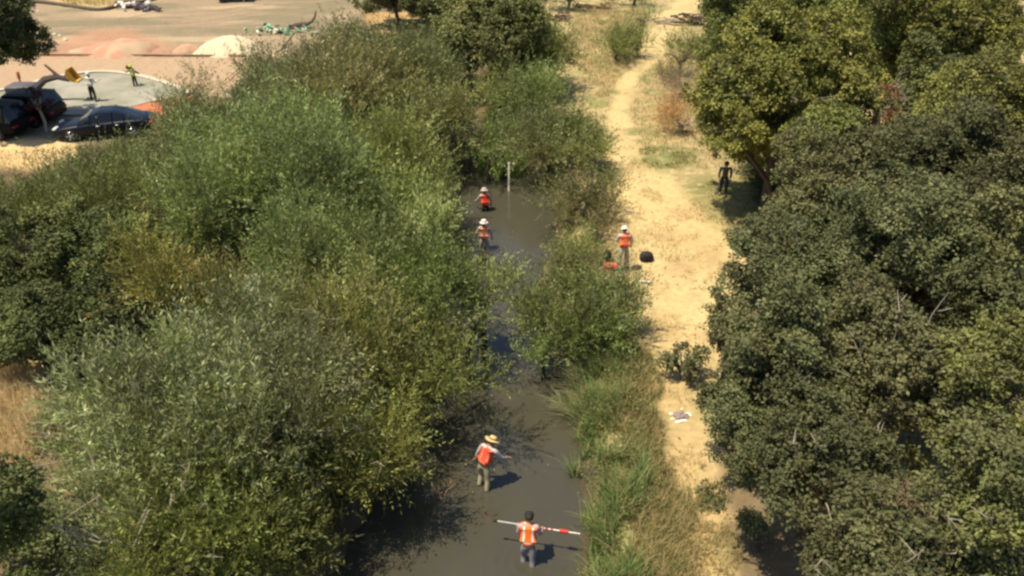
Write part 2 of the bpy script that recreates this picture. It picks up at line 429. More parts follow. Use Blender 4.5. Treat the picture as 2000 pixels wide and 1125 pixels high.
def willow_crown(rx, ry, rz, dens, ll, cols, nl=16, droop=.18, spread=1.0, shoots=.20, width=.26, gap=.43):
    """sprays of narrow leaves on arching shoots around uneven lobes"""
    Ps, Ds, Cs, Sl = [], [], [], []
    for (c, r_) in lobes(rx, ry, rz, nl):
        area = 4 * math.pi * r_ * r_
        k = int(area * dens)
        d = rdir(k); 
        rad = r_ * (1 - .5 * rng.random(k) ** 2.2)[:, None]
        P = c + d * rad * np.array((1, 1, .9))
        D = unit(d * spread * .85 + np.array((0, 0, .75)) + rng.normal(size=(k, 3)) * .33)
        base = palette(cols, 1, .05)
        C = palette(cols, k, .15) * .55 + base * .45
        Ps.append(P); Ds.append(D); Cs.append(C); Sl.append(rng.uniform(3.8, 7.5, k) * ll)
        ks = int(k * shoots)
        if ks:
            d2 = unit(rdir(ks) + np.array((0, 0, .6))); Ps.append(c + d2 * r_ * rng.uniform(.95, 1.12, (ks, 1))); Ds.append(unit(d2 + np.array((0, 0, .8)) + rng.normal(size=(ks, 3)) * .3))
            Cs.append(palette(cols, ks, .15) * 1.08); Sl.append(rng.uniform(5, 12, ks) * ll)
    P = np.concatenate(Ps); D = np.concatenate(Ds); C = np.concatenate(Cs); SL = np.concatenate(Sl)
    ph = rng.uniform(0, 50)
    P = P * (1 + (n3(P, .9, ph) - .5)[:, None] * .65)
    g_ = n3(P, 1.9, ph + 9); g2_ = n3(P, 1.05, ph + 31)
    nzr = rng.normal(size=len(P)) * .03
    keep = (P[:, 2] > -rz * 1.1) & (g_ + nzr > gap) & (g2_ + nzr > gap - .005)
    C = C * (.72 + .56 * sstep(.35, .65, n3(P, 1.0, ph + 20)))[:, None]
    tw = sstep(.46, .60, n3(P, .75, ph + 47))[:, None]                 # some boughs greyer, some yellower
    C = C * (1 - .35 * tw) + C * np.array((1.15, 1.0, 1.35)) * .35 * tw
    sp_ = rng.random(len(P)) < .18
    D[sp_] = unit(D[sp_] * .5 + np.array((0, 0, 1.2))); SL[sp_] *= 1.35
    P, D, C, SL = P[keep], D[keep], C[keep], SL[keep]
    nsp = 12
    k = len(P); tt = (np.arange(nsp) + .5) / nsp
    T = np.tile(tt, (k, 1)) + rng.normal(size=(k, nsp)) * .03
    side = unit(np.cross(D, rdir(k)))
    pos = P[:, None, :] + D[:, None, :] * (SL[:, None] * T)[..., None] - np.array((0, 0, 1)) * (droop * SL[:, None] * T ** 2)[..., None]
    sg = np.where(np.arange(nsp) % 2 == 0, 1, -1)[None, :, None]
    ld = D[:, None, :] * 1.0 + side[:, None, :] * sg * .75 + rng.normal(size=(k, nsp, 3)) * .28
    nn_ = np.cross(D, side)[:, None, :] + rng.normal(size=(k, nsp, 3)) * .5 + np.array((0, 0, .5))
    pos = pos.reshape(-1, 3); ld = ld.reshape(-1, 3); nn_ = unit(nn_.reshape(-1, 3))
    C = np.repeat(C, nsp, 0) * (1 + rng.normal(size=(k * nsp, 1)) * .13)
    pl_ = rng.random(len(C)) < .06; C[pl_] = C[pl_] * 1.35 + np.array((.05, .055, .035))
    L = ll * rng.uniform(.75, 1.25, k * nsp)
    return leaf_geo(pos, ld, nn_, L, L * width), np.clip(C, .004, .9)
def oak_crown(rx, ry, rz, dens, ll, cols, nl=18, cl=.2, per=26):
    """small rounded tufts of short leaves with dark gaps between them"""
    Ps, Ns, Cs, Rs = [], [], [], []
    for (c, r_) in lobes(rx, ry, rz, nl, (.25, .42), -.45):
        k = int(4 * math.pi * r_ * r_ * dens)
        d = rdir(k); rad = r_ * (1 - .45 * rng.random(k) ** 1.8)[:, None]
        P = c + d * rad
        base = palette(cols, 1, .06)
        Ps.append(P); Ns.append(d); Cs.append(palette(cols, k, .14) * .5 + base * .5); Rs.append(cl * rng.uniform(.6, 1.25, k))
    P = np.concatenate(Ps); N = np.concatenate(Ns); C = np.concatenate(Cs); Rr = np.concatenate(Rs)
    ph = rng.uniform(0, 50)
    P = P * (1 + (n3(P, .8, ph) - .5)[:, None] * .75)
    keep = n3(P, 1.5, ph + 9) + rng.normal(size=len(P)) * .04 > .42
    P, N, C, Rr = P[keep], N[keep], C[keep], Rr[keep]
    C = C * (.75 + .5 * sstep(.35, .65, n3(P, .9, ph + 20)))[:, None]
    k = len(P)
    off = unit(rng.normal(size=(k, per, 3)) + N[:, None, :] * .7 + np.array((0, 0, .5)))
    rr = (rng.random((k, per)) ** .5)[..., None] * Rr[:, None, None]
    pos = (P[:, None, :] + off * rr * np.array((1, 1, .75))).reshape(-1, 3)
    o2 = off.reshape(-1, 3)
    nrm = unit(o2 * .8 + np.array((0, 0, .5)) + rng.normal(size=o2.shape) * .55)
    ld = unit(np.cross(nrm, rdir(len(o2))) + o2 * .3)
    C = np.repeat(C, per, 0) * (1 + rng.normal(size=(k * per, 1)) * .15)
    L = ll * rng.uniform(.7, 1.3, k * per)
    return leaf_geo(pos, ld, nrm, L, L * .62, .12), np.clip(C, .004, .9)
def limbs(mb, base, ends, r0, wob=.12):
    """limbs that leave the trunk top and taper towards each lobe"""
    for e in ends:
        e = Vector(e); b0 = Vector(base); mid = b0.lerp(e, .5) + Vector(rng.normal(size=3)) * wob * (e - b0).length * .5
        mid.z += .1 * (e - b0).length
        mb.tube([b0, b0.lerp(mid, .5) + Vector(rng.normal(size=3)) * .04, mid, mid.lerp(e, .5) + Vector(rng.normal(size=3)) * .05, e], [r0, r0 * .8, r0 * .6, r0 * .4, r0 * .15], 6)
VEG = []
NLEAF = 0
def plant(name, cat, label, kind, px, py, rpx, cz, rz, cols, ll=.10, dens=30, ry=None, nl=16, trunk='bark', group=None, off=(0, 0), rxm=None, twigs=0, stems=1, cmul=1.0, width=.26, **kw):
    """a tree or bush whose crown centre, cz metres above the ground, is seen at (px, py) and is rpx pixels wide"""
    global NLEAF, rng
    rng = np.random.default_rng(zlib.crc32(label.encode())); random.seed(zlib.crc32(label.encode()))
    z = cz + G0 * .8
    c = at(px, py, z)
    rx = rpx / scl(py, z) if rxm is None else rxm
    if kind == 'oak': ll *= 1.12; dens *= 1.05
    else: ll *= 1.30; dens *= .62; rx *= 1.08; ry = (ry or rx) * 1.1
    ry = ry or rx * .92
    gz = ground(c.x + off[0], c.y + off[1])
    base = Vector((c.x + off[0], c.y + off[1], max(gz, -.3) - .03))
    root = empty(name, base, label, cat, group)
    th_, tv_ = rng.normal() * .035, 1 + rng.normal() * .07
    if kind == 'oak': cols = [(cc[0] * 1.36 * cmul * tv_ * (1 + th_) + .006, cc[1] * 1.20 * cmul * tv_ + .005, cc[2] * .98 * cmul * tv_ + .004) for cc in cols]
    else: cols = [(cc[0] * 1.64 * cmul * tv_ * (1 + th_) + .010, cc[1] * 1.60 * cmul * tv_ + .009, cc[2] * 1.32 * cmul * tv_ + .009) for cc in cols]
    st_ = rng.bit_generator.state
    if kind == 'oak': V, C = oak_crown(rx, ry, rz, dens, ll, cols, nl, **kw)
    else: V, C = willow_crown(rx, ry, rz, dens * (1.15 if name == 'shrub' else 1), ll, cols, nl, width=width, gap=.37 if (name == 'shrub' or rpx < 100) else .42, **kw)
    if name == 'shrub' or group == 'willows massed on the left bank':
        ng = V[:, 2] < 0; V[ng, 2] *= max(1, cz * .97 / rz)
    V = V + np.array((-off[0], -off[1], c.z - base.z))
    keep = V.reshape(-1, 4, 3)[:, :, 2].min(1) > .03
    V = V.reshape(-1, 4, 3)[keep].reshape(-1, 3); C = C[keep]
    F = np.arange(len(V)).reshape(-1, 4); NLEAF += len(F)
    np_mesh('crown', V, F, [M_OAK if kind == 'oak' else M_LEAF], [('leafcol', 'FACE', C)], smooth=False, parent=root)
    # trunk and limbs
    tb = MB(); top = c.z - base.z; OF = Vector((-off[0], -off[1], 0))
    tm = {'bark': M_BARK, 'pale': M_PALEBARK, 'dark': M_DARKWOOD}[trunk]
    r0 = .05 + .035 * rx
    for s_i in range(stems):
        o_ = Vector((random.uniform(-.15, .15), random.uniform(-.15, .15), 0)) * (0 if stems == 1 else 1.5)
        h1 = max(.25, top - rz * .55)
        k1 = o_ + Vector((random.uniform(-.1, .1), random.uniform(-.1, .1), h1 * .5)); k1 += OF * .25; k2 = OF * .75 + o_ * 1.5 + Vector((random.uniform(-.15, .15), random.uniform(-.15, .15), h1))
        tb.tube([o_ + Vector((0, 0, -.25)), o_ + Vector((0, 0, .05)), k1, k2], [r0 * 1.5, r0 * 1.25, r0, r0 * .85], 9)
        ends = []
        for _ in range(max(3, 8 // stems)):
            d = rng.normal(size=3); d /= np.linalg.norm(d); d[2] = abs(d[2]) * .8 + .1
            ends.append(OF + Vector((d[0] * rx * .72, d[1] * ry * .72, top + (d[2] - .25) * rz * .75)))
        limbs(tb, k2, ends, r0 * .6)
    if twigs:
        dt = tb
        for _ in range(twigs):
            d = rng.normal(size=3); d /= np.linalg.norm(d); d[2] = abs(d[2]); d[1] = -abs(d[1])
            p0 = OF + Vector((d[0] * rx * .7, d[1] * ry * .7, top + d[2] * rz * .6)); p1 = OF + Vector((d[0] * rx * 1.08, d[1] * ry * 1.08, top + d[2] * rz * 1.12))
            md = p0.lerp(p1, .5) + Vector(rng.normal(size=3)) * .06
            dt.tube([p0, md, p1], [.014, .010, .004], 4, 1)
            for q in range(3):
                s0 = p0.lerp(p1, random.uniform(.4, .9)); dt.tube([s0, s0 + Vector(rng.normal(size=3)) * .14 + Vector((0, 0, .08))], [.007, .003], 3, 1)
    tb.build('trunk', [tm, M_PALEBARK], root)
    VEG.append((root, rx))
    return root
def blades(name, P, H, lean, wid, cols, label, cat=None, kind='stuff', jit=.2, seg=2, parent=None, group=None, bend=.5):
    """grass-like blades: P base points (k,3), H heights"""
    k = len(P); a = rng.random(k) * 2 * math.pi
    dr = np.stack([np.cos(a), np.sin(a), np.zeros(k)], -1); dr = dr * lean[0] + np.array((lean[1], lean[2], 0)) + rng.normal(size=(k, 3)) * np.array((jit, jit, 0))
    sd2 = unit(np.cross(dr + 1e-4, (0, 0, 1.0)))
    V = []
    for s_i in range(seg + 1):
        t_ = s_i / seg
        cpos = P + np.array((0, 0, 1)) * (H * (t_ - .25 * bend * t_ * t_))[:, None] + dr * (H * t_ ** 1.8)[:, None]
        w = wid * (1 - t_ * .9)
        V += [cpos - sd2 * w / 2, cpos + sd2 * w / 2]
    V = np.stack(V, 1).reshape(-1, 3); m_ = 2 * (seg + 1)
    b0 = np.arange(k)[:, None] * m_
    F = np.concatenate([b0 + np.array([[2 * i, 2 * i + 1, 2 * i + 3, 2 * i + 2]]) for i in range(seg)], 1).reshape(-1, 4)
    C = np.repeat(np.clip(palette(cols, k, .15), .01, .9), seg, 0)
    o = np_mesh(name, V, F, [M_GRASS], [('leafcol', 'FACE', C)], smooth=False, parent=parent)
    return tag(o, label, cat, group, kind)
def scatter(poly, k, zoff=0.0, dens=None, wob=1.9):
    """k random ground points inside a world polygon"""
    xs = [p[0] for p in poly]; ys = [p[1] for p in poly]; out = []
    while sum(len(o_) for o_ in out) < k:
        x = rng.uniform(min(xs), max(xs), k * 2); y = rng.uniform(min(ys), max(ys), k * 2)
        m_ = poly_sd(x, y, poly) + (fbm(x * .8 + 5, y * .8, 3) - .5) * wob < 0
        if dens is not None: m_ &= rng.random(k * 2) < dens(x, y)
        out.append(np.stack([x[m_], y[m_]], -1))
    p = np.concatenate(out)[:k]
    return np.concatenate([p, (height(p[:, 0], p[:, 1]) + zoff)[:, None]], 1)
# ------------------------------------------------------------------ palettes (leaf albedo)
WIL = [(.128, .158, .058), (.100, .132, .046), (.165, .188, .092), (.114, .145, .044)]        # fresh willow
WILB = [(.135, .168, .062), (.165, .198, .082), (.105, .142, .045), (.158, .180, .098)]       # brighter green
GREY = [(.155, .178, .100), (.118, .145, .060), (.190, .205, .135), (.110, .135, .050)]       # silvery
OLV = [(.120, .135, .038), (.095, .122, .034), (.155, .158, .050), (.085, .112, .036)]        # olive yellow
DRK = [(.055, .080, .030), (.070, .095, .035), (.045, .070, .028), (.085, .110, .045)]        # dark green
DUST = [(.135, .145, .075), (.105, .120, .055), (.165, .160, .085), (.085, .105, .045)]       # dusty olive
OAKC = [(.070, .090, .042), (.088, .104, .055), (.060, .078, .038), (.100, .112, .060)]
OAKY = [(.158, .185, .050), (.122, .150, .044), (.182, .195, .056), (.096, .124, .042)]
DEAD = [(.22, .15, .09), (.16, .11, .07), (.28, .21, .13)]
BRY = [(.20, .17, .12), (.15, .13, .09), (.12, .12, .06), (.25, .20, .15)]
T = plant; GRASSY = (.10, .15, .05)
gwl = 'willows massed on the left bank'; gsl = 'bushes on the left bank'; gor = 'oaks crowding the right side'; gbr = 'bushes between creek and path'

# --- left bank, front to back
T('willow_tree', 'willow', 'big silvery willow filling the lower left corner area', 'w', 345, 858, 240, 2.6, 1.9, GREY, ll=.115, dens=30, nl=26, group=gwl, twigs=26, ry=2.9)
T('willow_tree', 'willow', 'yellow-olive willow cut off by the bottom edge, left of the water', 'w', 335, 1065, 210, 1.8, 1.6, OLV, ll=.11, dens=30, nl=22, group=gwl, twigs=10, ry=1.9)
T('willow_tree', 'willow', 'small dark willow overhanging the water at the bottom edge', 'w', 560, 1070, 85, 1.1, .9, OLV, ll=.10, dens=30, nl=12, group=gwl, cmul=.7, ry=1.1)
T('willow_tree', 'willow', 'olive willow leaning over the water left of the straw-hatted wader', 'w', 672, 888, 132, 1.6, 1.25, OLV, ll=.105, dens=32, nl=20, group=gwl, twigs=12, ry=1.35)
T('willow_tree', 'willow', 'willow with silvery top just behind the big silvery one, creek side', 'w', 560, 800, 150, 2.7, 1.6, GREY, ll=.11, dens=28, nl=16, group=gwl, cmul=.92, ry=1.8)
T('willow_tree', 'willow', 'olive-green willow reaching furthest over the creek at its narrows', 'w', 785, 745, 145, 1.6, 1.2, OLV, ll=.105, dens=32, nl=18, group=gwl, cmul=.95, ry=1.6)
T('willow_tree', 'willow', 'brownish willow in the middle of the left bank', 'w', 640, 660, 165, 2.5, 1.6, [OLV[0], OLV[2], DUST[0], WIL[1]], ll=.11, dens=30, nl=18, group=gwl, twigs=8, ry=1.9)
T('willow_tree', 'willow', 'grey-green willow behind the tall yellow stems', 'w', 480, 690, 130, 2.4, 1.5, GREY, ll=.11, dens=28, nl=14, group=gwl, cmul=.85, ry=1.6)
T('willow_tree', 'willow', 'dark olive willow beside the dark pool, mid creek', 'w', 800, 590, 115, 1.9, 1.4, [OLV[1], WIL[1], DRK[3]], ll=.11, dens=30, nl=16, group=gwl, ry=1.8)
T('willow_tree', 'willow', 'willow beside the two distant waders, its leaves tipped pale', 'w', 775, 455, 105, 1.8, 1.4, [WIL[2], WILB[1], WIL[0]], ll=.12, dens=28, nl=18, group=gwl, twigs=6, ry=2.2)
T('willow_tree', 'willow', 'bright green willow, broadest crown on the left bank', 'w', 565, 360, 190, 3.4, 2.2, WILB, ll=.135, dens=24, nl=26, group=gwl, ry=3.2, cmul=1.08)
T('willow_tree', 'willow', 'mid-green willow in front of the broad bright one', 'w', 640, 520, 150, 2.4, 1.7, WIL, ll=.12, dens=28, nl=18, group=gwl, ry=2.2)
T('willow_tree', 'willow', 'green willow right of the broad bright one', 'w', 765, 340, 115, 2.4, 1.8, [WILB[0], WIL[0], OLV[0]], ll=.13, dens=26, nl=18, group=gwl, ry=2.6)
T('willow_tree', 'willow', 'willow left of the broad bright one, next to dark bushes', 'w', 430, 450, 120, 2.4, 1.6, WIL, ll=.125, dens=26, nl=14, group=gwl, ry=2.1)
T('shrub', 'bush', 'tall upright bush of yellow-brown stems amid the left bank', 'w', 325, 590, 90, 2.1, 1.7, [OLV[2], (.19, .15, .05), OLV[0]], ll=.12, dens=24, nl=9, group=gsl, stems=4, ry=1.3, shoots=.5, spread=.3)
T('shrub', 'bush', 'small yellow-brown bush just right of the tall stemmed one', 'w', 430, 600, 62, 2.0, 1.4, [OLV[2], (.19, .15, .05), WIL[1]], ll=.11, dens=26, nl=8, group=gsl, stems=3, shoots=.5, spread=.4)
T('shrub', 'bush', 'dark green bush at the left edge above the golden grass', 'oak', 70, 640, 130, 1.6, 1.25, DRK, ll=.085, dens=19, nl=20, group=gsl, ry=2.0, cmul=1.1)
T('shrub', 'bush', 'dark green bush left of the tall yellow-stemmed one', 'oak', 190, 610, 85, 1.4, 1.1, DRK, ll=.085, dens=18, nl=14, group=gsl, ry=1.6, cmul=1.15)
T('shrub', 'bush', 'dark bush tucked under the silvery willow, left side', 'oak', 160, 700, 80, 1.2, .9, DRK, ll=.08, dens=18, nl=12, group=gsl, ry=1.2)
T('shrub', 'bush', 'olive-topped dark bush at left edge, middle height', 'oak', 60, 500, 125, 1.7, 1.3, [DRK[1], DRK[3], OLV[1]], ll=.095, dens=16, nl=18, group=gsl, ry=2.3, cmul=1.2)
T('shrub', 'bush', 'deep green bush between left-edge bushes and willows', 'oak', 215, 490, 110, 1.7, 1.3, [DRK[1], DRK[3], WIL[1]], ll=.095, dens=16, nl=16, group=gsl, ry=2.1, cmul=1.15)
T('shrub', 'bush', 'olive bush below the pale bare slope at the left edge', 'w', 60, 415, 115, 1.4, 1.1, [OLV[1], WIL[1], DUST[1]], ll=.12, dens=22, nl=14, group=gsl, ry=2.0)
T('shrub', 'bush', 'olive-green bush behind the left-edge thicket', 'w', 270, 400, 120, 1.7, 1.3, [OLV[0], WIL[1], DUST[1]], ll=.12, dens=24, nl=16, group=gsl, ry=2.2)
T('shrub', 'bush', 'dusty bush reaching up towards the pale slope', 'w', 170, 345, 70, 1.2, .9, DUST, ll=.12, dens=22, nl=10, group=gsl, ry=1.6)
T('shrub', 'bush', 'dark bush in front of the parked blue car', 'w', 235, 338, 82, 1.1, .8, [DUST[1], DRK[3], DUST[3]], ll=.12, dens=25, nl=14, group=gsl, ry=1.7, stems=2)
T('shrub', 'bush', 'tall thin-topped bush hiding the back of the blue car', 'w', 372, 268, 55, 2.0, 1.5, DUST, ll=.125, dens=22, nl=14, group=gsl, ry=1.6, stems=3, shoots=.3, twigs=8)
T('shrub', 'bush', 'ragged bush standing against the pale yard, right of the car', 'w', 395, 192, 32, 1.8, 1.3, DUST, ll=.12, dens=9, nl=9, group=gsl, ry=1.1, stems=3, shoots=.5)
T('shrub', 'bush', 'dusky bush with dark hollow beside the bright willow', 'w', 395, 330, 75, 1.8, 1.4, [DUST[1], DRK[2], DUST[3]], ll=.12, dens=24, nl=14, group=gsl, ry=2.0)
T('willow_tree', 'willow', 'grey willow whose top meets the cream gravel pile', 'w', 548, 205, 86, 2.5, 1.6, [GREY[1], DUST[0], GREY[0]], ll=.15, dens=20, nl=18, group=gwl, ry=2.6, cmul=.85)
T('willow_tree', 'willow', 'slim grey-leaved willow closest to the cream gravel pile', 'w', 502, 162, 36, 2.1, 1.2, [GREY[1], DUST[1]], ll=.14, dens=20, nl=9, group=gwl, ry=1.6, cmul=.8, shoots=.4)
T('willow_tree', 'willow', 'olive-brown willow in the upper left-bank row', 'w', 690, 190, 110, 3.0, 2.1, [DUST[0], OLV[0], DUST[2]], ll=.15, dens=22, nl=20, group=gwl, ry=3.2)
T('willow_tree', 'willow', 'greyish willow next to the yard edge, far row', 'w', 662, 132, 70, 2.4, 1.5, [GREY[1], DUST[1], DUST[0]], ll=.16, dens=20, nl=14, group=gwl, ry=2.8, cmul=.9)
T('willow_tree', 'willow', 'brown-tinged willow above the upstream end of the water', 'w', 832, 255, 95, 1.8, 1.4, [DUST[0], OLV[2], DUST[1], OLV[1]], ll=.14, dens=24, nl=18, group=gwl, ry=2.6)
T('willow_tree', 'willow', 'grey-brown willow at the foot of the dark far tree', 'w', 800, 160, 95, 2.8, 1.9, [DUST[1], GREY[1], DUST[3]], ll=.15, dens=22, nl=16, group=gwl, ry=3.0)
T('willow_tree', 'willow', 'faded willow just below the ochre clearing', 'w', 745, 130, 48, 2.0, 1.3, [GREY[1], DUST[0]], ll=.15, dens=20, nl=10, group=gwl, ry=2.0, cmul=.9)
T('oak_tree', 'oak', 'large dark far tree at top centre', 'oak', 960, 62, 118, 3.8, 3.0, [DRK[3], DRK[1], DUST[1]], ll=.15, dens=10, nl=24, cl=.36, ry=4.0, cmul=1.15)
T('oak_tree', 'oak', 'dark tree cut by the top edge, above the ochre clearing', 'oak', 775, -8, 85, 2.6, 2.2, [DRK[3], DRK[1], DUST[1]], ll=.16, dens=9, nl=16, cl=.38, ry=3.4, cmul=1.1)
T('oak_tree', 'oak', 'dark tree cut by the top edge, between its two dark neighbours', 'oak', 870, -5, 55, 3.4, 2.0, [DRK[1], DUST[3]], ll=.16, dens=9, nl=12, cl=.36, ry=3.4)
T('shrub', 'bush', 'yellow-green feathery bush beside the far dark tree', 'w', 1050, 120, 62, 1.9, 1.4, [WILB[0], OLV[0], WIL[1]], ll=.16, dens=22, nl=12, group=gbr, ry=3.2, shoots=.4, cmul=.95)
T('shrub', 'bush', 'grey-green low bush upstream of the open water', 'w', 1030, 190, 75, 1.4, 1.0, [WIL[1], GREY[1], WILB[0]], ll=.15, dens=22, nl=12, group=gbr, ry=2.4)
T('shrub', 'bush', 'lime-tinted low bush left of the grey-green upstream one', 'w', 975, 175, 38, 1.2, .9, [WILB[1], OLV[0]], ll=.14, dens=22, nl=9, group=gbr, ry=2.6)
T('shrub', 'bush', 'bright low greenery closing the upstream end of the water', 'w', 955, 300, 62, .75, .55, WILB, ll=.13, dens=26, nl=10, group=gbr, ry=1.6, shoots=.4)
T('shrub', 'bush', 'fresh green growth standing in the upstream shallows', 'w', 985, 292, 42, .75, .6, WILB, ll=.12, dens=30, nl=9, group=gbr, ry=1.5, shoots=.4)
T('shrub', 'bush', 'dull green growth at the foot of the upstream thicket', 'w', 1010, 245, 45, .8, .55, [WIL[1], DRK[3]], ll=.13, dens=22, nl=8, group=gbr, ry=1.4)
T('shrub', 'bush', 'round bush right of the white staff, dark at its foot', 'w', 1090, 292, 82, 1.1, 1.0, [WIL[1], DUST[0], OLV[1], WIL[2]], ll=.13, dens=40, nl=28, group=gbr, ry=1.7, twigs=10)
T('shrub', 'bush', 'dusty brown-green bush between the water and the path bend', 'w', 1140, 395, 68, .8, .7, [DUST[0], DUST[2], OLV[1]], ll=.115, dens=38, nl=20, group=gbr, ry=1.3, twigs=6)
T('shrub', 'bush', 'broad light-leaved bush opposite the leaning willow', 'w', 1115, 610, 104, 1.05, .9, [WIL[0], WIL[1], OLV[0]], ll=.115, dens=32, nl=22, group=gbr, ry=1.5, twigs=8, off=(1.4, .6))
T('shrub', 'bush', 'small bush hugging the water below the broad light-leaved one', 'w', 1080, 698, 55, .5, .42, [WIL[0], WILB[0]], ll=.10, dens=32, nl=7, group=gbr, ry=.6, shoots=.4)
T('shrub', 'bush', 'pale-leaved bush on the path side of the broad one', 'w', 1195, 610, 62, 1.1, .85, [GREY[0], WIL[0], DUST[0]], ll=.11, dens=28, nl=10, group=gbr, ry=1.1, twigs=5)
T('shrub', 'bush', 'low bush dipping into the water below the broad one', 'w', 1065, 665, 58, .8, .55, [WIL[0], OLV[0]], ll=.105, dens=30, nl=9, group=gbr, ry=.9)
T('shrub', 'bush', 'low olive bush on the bank, left of the red case', 'w', 1120, 500, 52, .65, .5, [OLV[1], DUST[0], WIL[0]], ll=.10, dens=28, nl=9, group=gbr, ry=.9, shoots=.3)
T('shrub', 'bush', 'tiny dusty bush on the bank below the brown-green one', 'w', 1165, 455, 38, .55, .45, [DUST[0], DUST[2]], ll=.10, dens=26, nl=7, group=gbr, ry=.7, shoots=.3)
T('shrub', 'bush', 'low green bush at the head of the reeds', 'w', 1165, 670, 62, .7, .55, [WIL[0], OLV[0], GRASSY], ll=.10, dens=28, nl=9, group=gbr, ry=.7, shoots=.4)
T('willow_tree', 'willow', 'slender willow growing out over mid-creek, splitting the water', 'w', 945, 578, 86, 1.3, .8, [WIL[0], WIL[2], GREY[1]], ll=.105, dens=24, nl=12, group=gwl, ry=1.3, shoots=.3)
T('willow_tree', 'willow', 'low light-green spray over the creek narrows', 'w', 915, 640, 88, .95, .55, [WILB[0], OLV[0], WIL[2]], ll=.105, dens=26, nl=10, group=gwl, ry=.8, shoots=.3)
T('shrub', 'bush', 'small leafy plant in the shallows beside the nearer distant wader', 'w', 905, 480, 24, .5, .35, [WIL[2], WIL[0]], ll=.10, dens=20, nl=5, group=gbr, ry=.5)
T('shrub', 'bush', 'rounded grey-green bush left of the far path', 'w', 1205, 92, 36, 1.1, .95, [WIL[1], WIL[0], GREY[1]], ll=.15, dens=22, nl=9, ry=1.5, group='bushes along the far path')
T('shrub', 'bush', 'yellow-green bush touching the far path', 'w', 1245, 88, 24, 1.0, .75, [WILB[0], OLV[0]], ll=.14, dens=22, nl=7, ry=1.2, group='bushes along the far path')
T('shrub', 'bush', 'low green bush where the far path widens', 'w', 1255, 40, 28, .7, .5, [WILB[0], DUST[0]], ll=.15, dens=18, nl=6, ry=1.4, group='bushes along the far path')
T('shrub', 'bush', 'dark bush cut by the top edge, left of the far path', 'w', 1240, -12, 42, 1.1, .8, DRK, ll=.17, dens=18, nl=8, ry=1.4, group='bushes along the far path')
T('shrub', 'bush', 'dark bush at the top edge by the fallen dry branches', 'w', 1110, -8, 45, 1.4, 1.0, DRK, ll=.17, dens=18, nl=8, ry=1.6, group='bushes along the far path')
T('shrub', 'bush', 'olive-topped bush right of the far path bend', 'w', 1330, 110, 48, 1.4, 1.0, [OLV[0], DUST[0], WIL[1]], ll=.14, dens=22, nl=10, ry=1.8, group='bushes along the far path')
T('shrub', 'bush', 'leafless grey-brown brush below the olive-topped bush', 'w', 1328, 160, 44, 1.2, .85, BRY, ll=.12, dens=55, nl=10, ry=1.5, trunk='pale', stems=3, twigs=50, group='bushes along the far path', width=.12)
T('shrub', 'bush', 'rusty dry bush right of the path, above the green patch', 'w', 1335, 232, 52, .9, .7, [(.28, .17, .09), (.20, .15, .07), (.33, .23, .12)], ll=.11, dens=45, nl=10, ry=1.5, trunk='pale', stems=3, twigs=20, group='bushes along the far path', width=.16)

# --- right side trees
def O_(label, px, py, rpx, cz, rz, cols=OAKC, ll=.085, dens=20, nl=24, cl=.21, ry=2.2, **k):
    return T('oak_tree', 'oak', label, 'oak', px, py, rpx, cz, rz, cols, ll=ll, dens=dens, nl=nl, cl=cl, ry=ry, group=gor, **k)
O_('yellow-green oak beside the person in dark clothes', 1530, 185, 165, 5.4, 2.9, OAKY, .11, 17, 36, .27, 3.6, twigs=12, cmul=.95)
O_('green-gold oak at top edge, right of the far logs', 1465, 20, 110, 5.2, 2.6, [OAKY[0], OAKY[3], DRK[3]], .13, 13, 24, .32, 3.6)
O_('olive oak at the top edge between two lit crowns', 1630, -10, 125, 5.8, 2.8, [OAKY[1], OAKY[3], DRK[3]], .13, 13, 26, .32, 3.6)
O_('yellowest oak, in the upper right corner', 1850, 55, 165, 6.8, 2.7, OAKY, .11, 16, 32, .29, 3.2, twigs=10)
O_('yellow-green oak at the right edge below the corner one', 1925, 230, 130, 5.6, 2.2, [OAKY[0], OAKY[1], OAKC[0]], .10, 17, 22, .26, 2.6)
O_('olive oak between the rust-orange tree and the yellow-green one', 1640, 230, 75, 4.6, 1.8, [OAKY[1], OAKY[3]], .10, 18, 16, .25, 2.0)
O_('low green-gold oak in front of the tall yellow-green one', 1480, 262, 75, 3.0, 1.6, OAKY, .10, 18, 16, .24, 1.8, off=(1.6, .6))
O_('yellow-green oak bough low over the person in dark clothes', 1422, 245, 72, 4.6, 1.5, OAKY, .10, 19, 16, .23, 2.6, off=(2.8, 1.0))
O_('leafy low bough hanging just above the person in dark clothes', 1403, 262, 48, 3.0, .9, OAKY, .09, 22, 12, .2, 2.0, off=(2.6, .8))
O_('half-lit oak behind the rust-orange tree', 1735, 120, 85, 5.0, 2.2, [OAKY[0], OAKY[3]], .12, 15, 18, .28, 2.6)
O_('oak between the tall yellow-green one and the grey-green crowns', 1610, 300, 90, 4.4, 1.6, [OAKY[1], OAKC[3], OAKY[3]], .10, 18, 16, .24, 2.0)
O_('olive oak behind the drab right-edge crowns, above the green one', 1820, 285, 95, 4.8, 1.7, [OAKY[1], OAKC[1]], .10, 18, 16, .24, 2.2)
T('shrub', 'bush', 'low green-gold bush right of the rusty dry one', 'oak', 1405, 215, 50, 1.3, 1.2, OAKY, ll=.11, dens=16, nl=12, cl=.25, ry=1.8, group=gor)
T('shrub', 'bush', 'tall green-gold bush at the foot of the dark logs', 'oak', 1430, 110, 62, 2.2, 2.0, OAKY, ll=.12, dens=15, nl=16, cl=.28, ry=2.6, group=gor)
O_('oak bulging over the footpath beside the white papers', 1430, 800, 62, 3.3, 1.3, OAKC, .070, 26, 14, .17, 1.2, off=(2.2, .3))
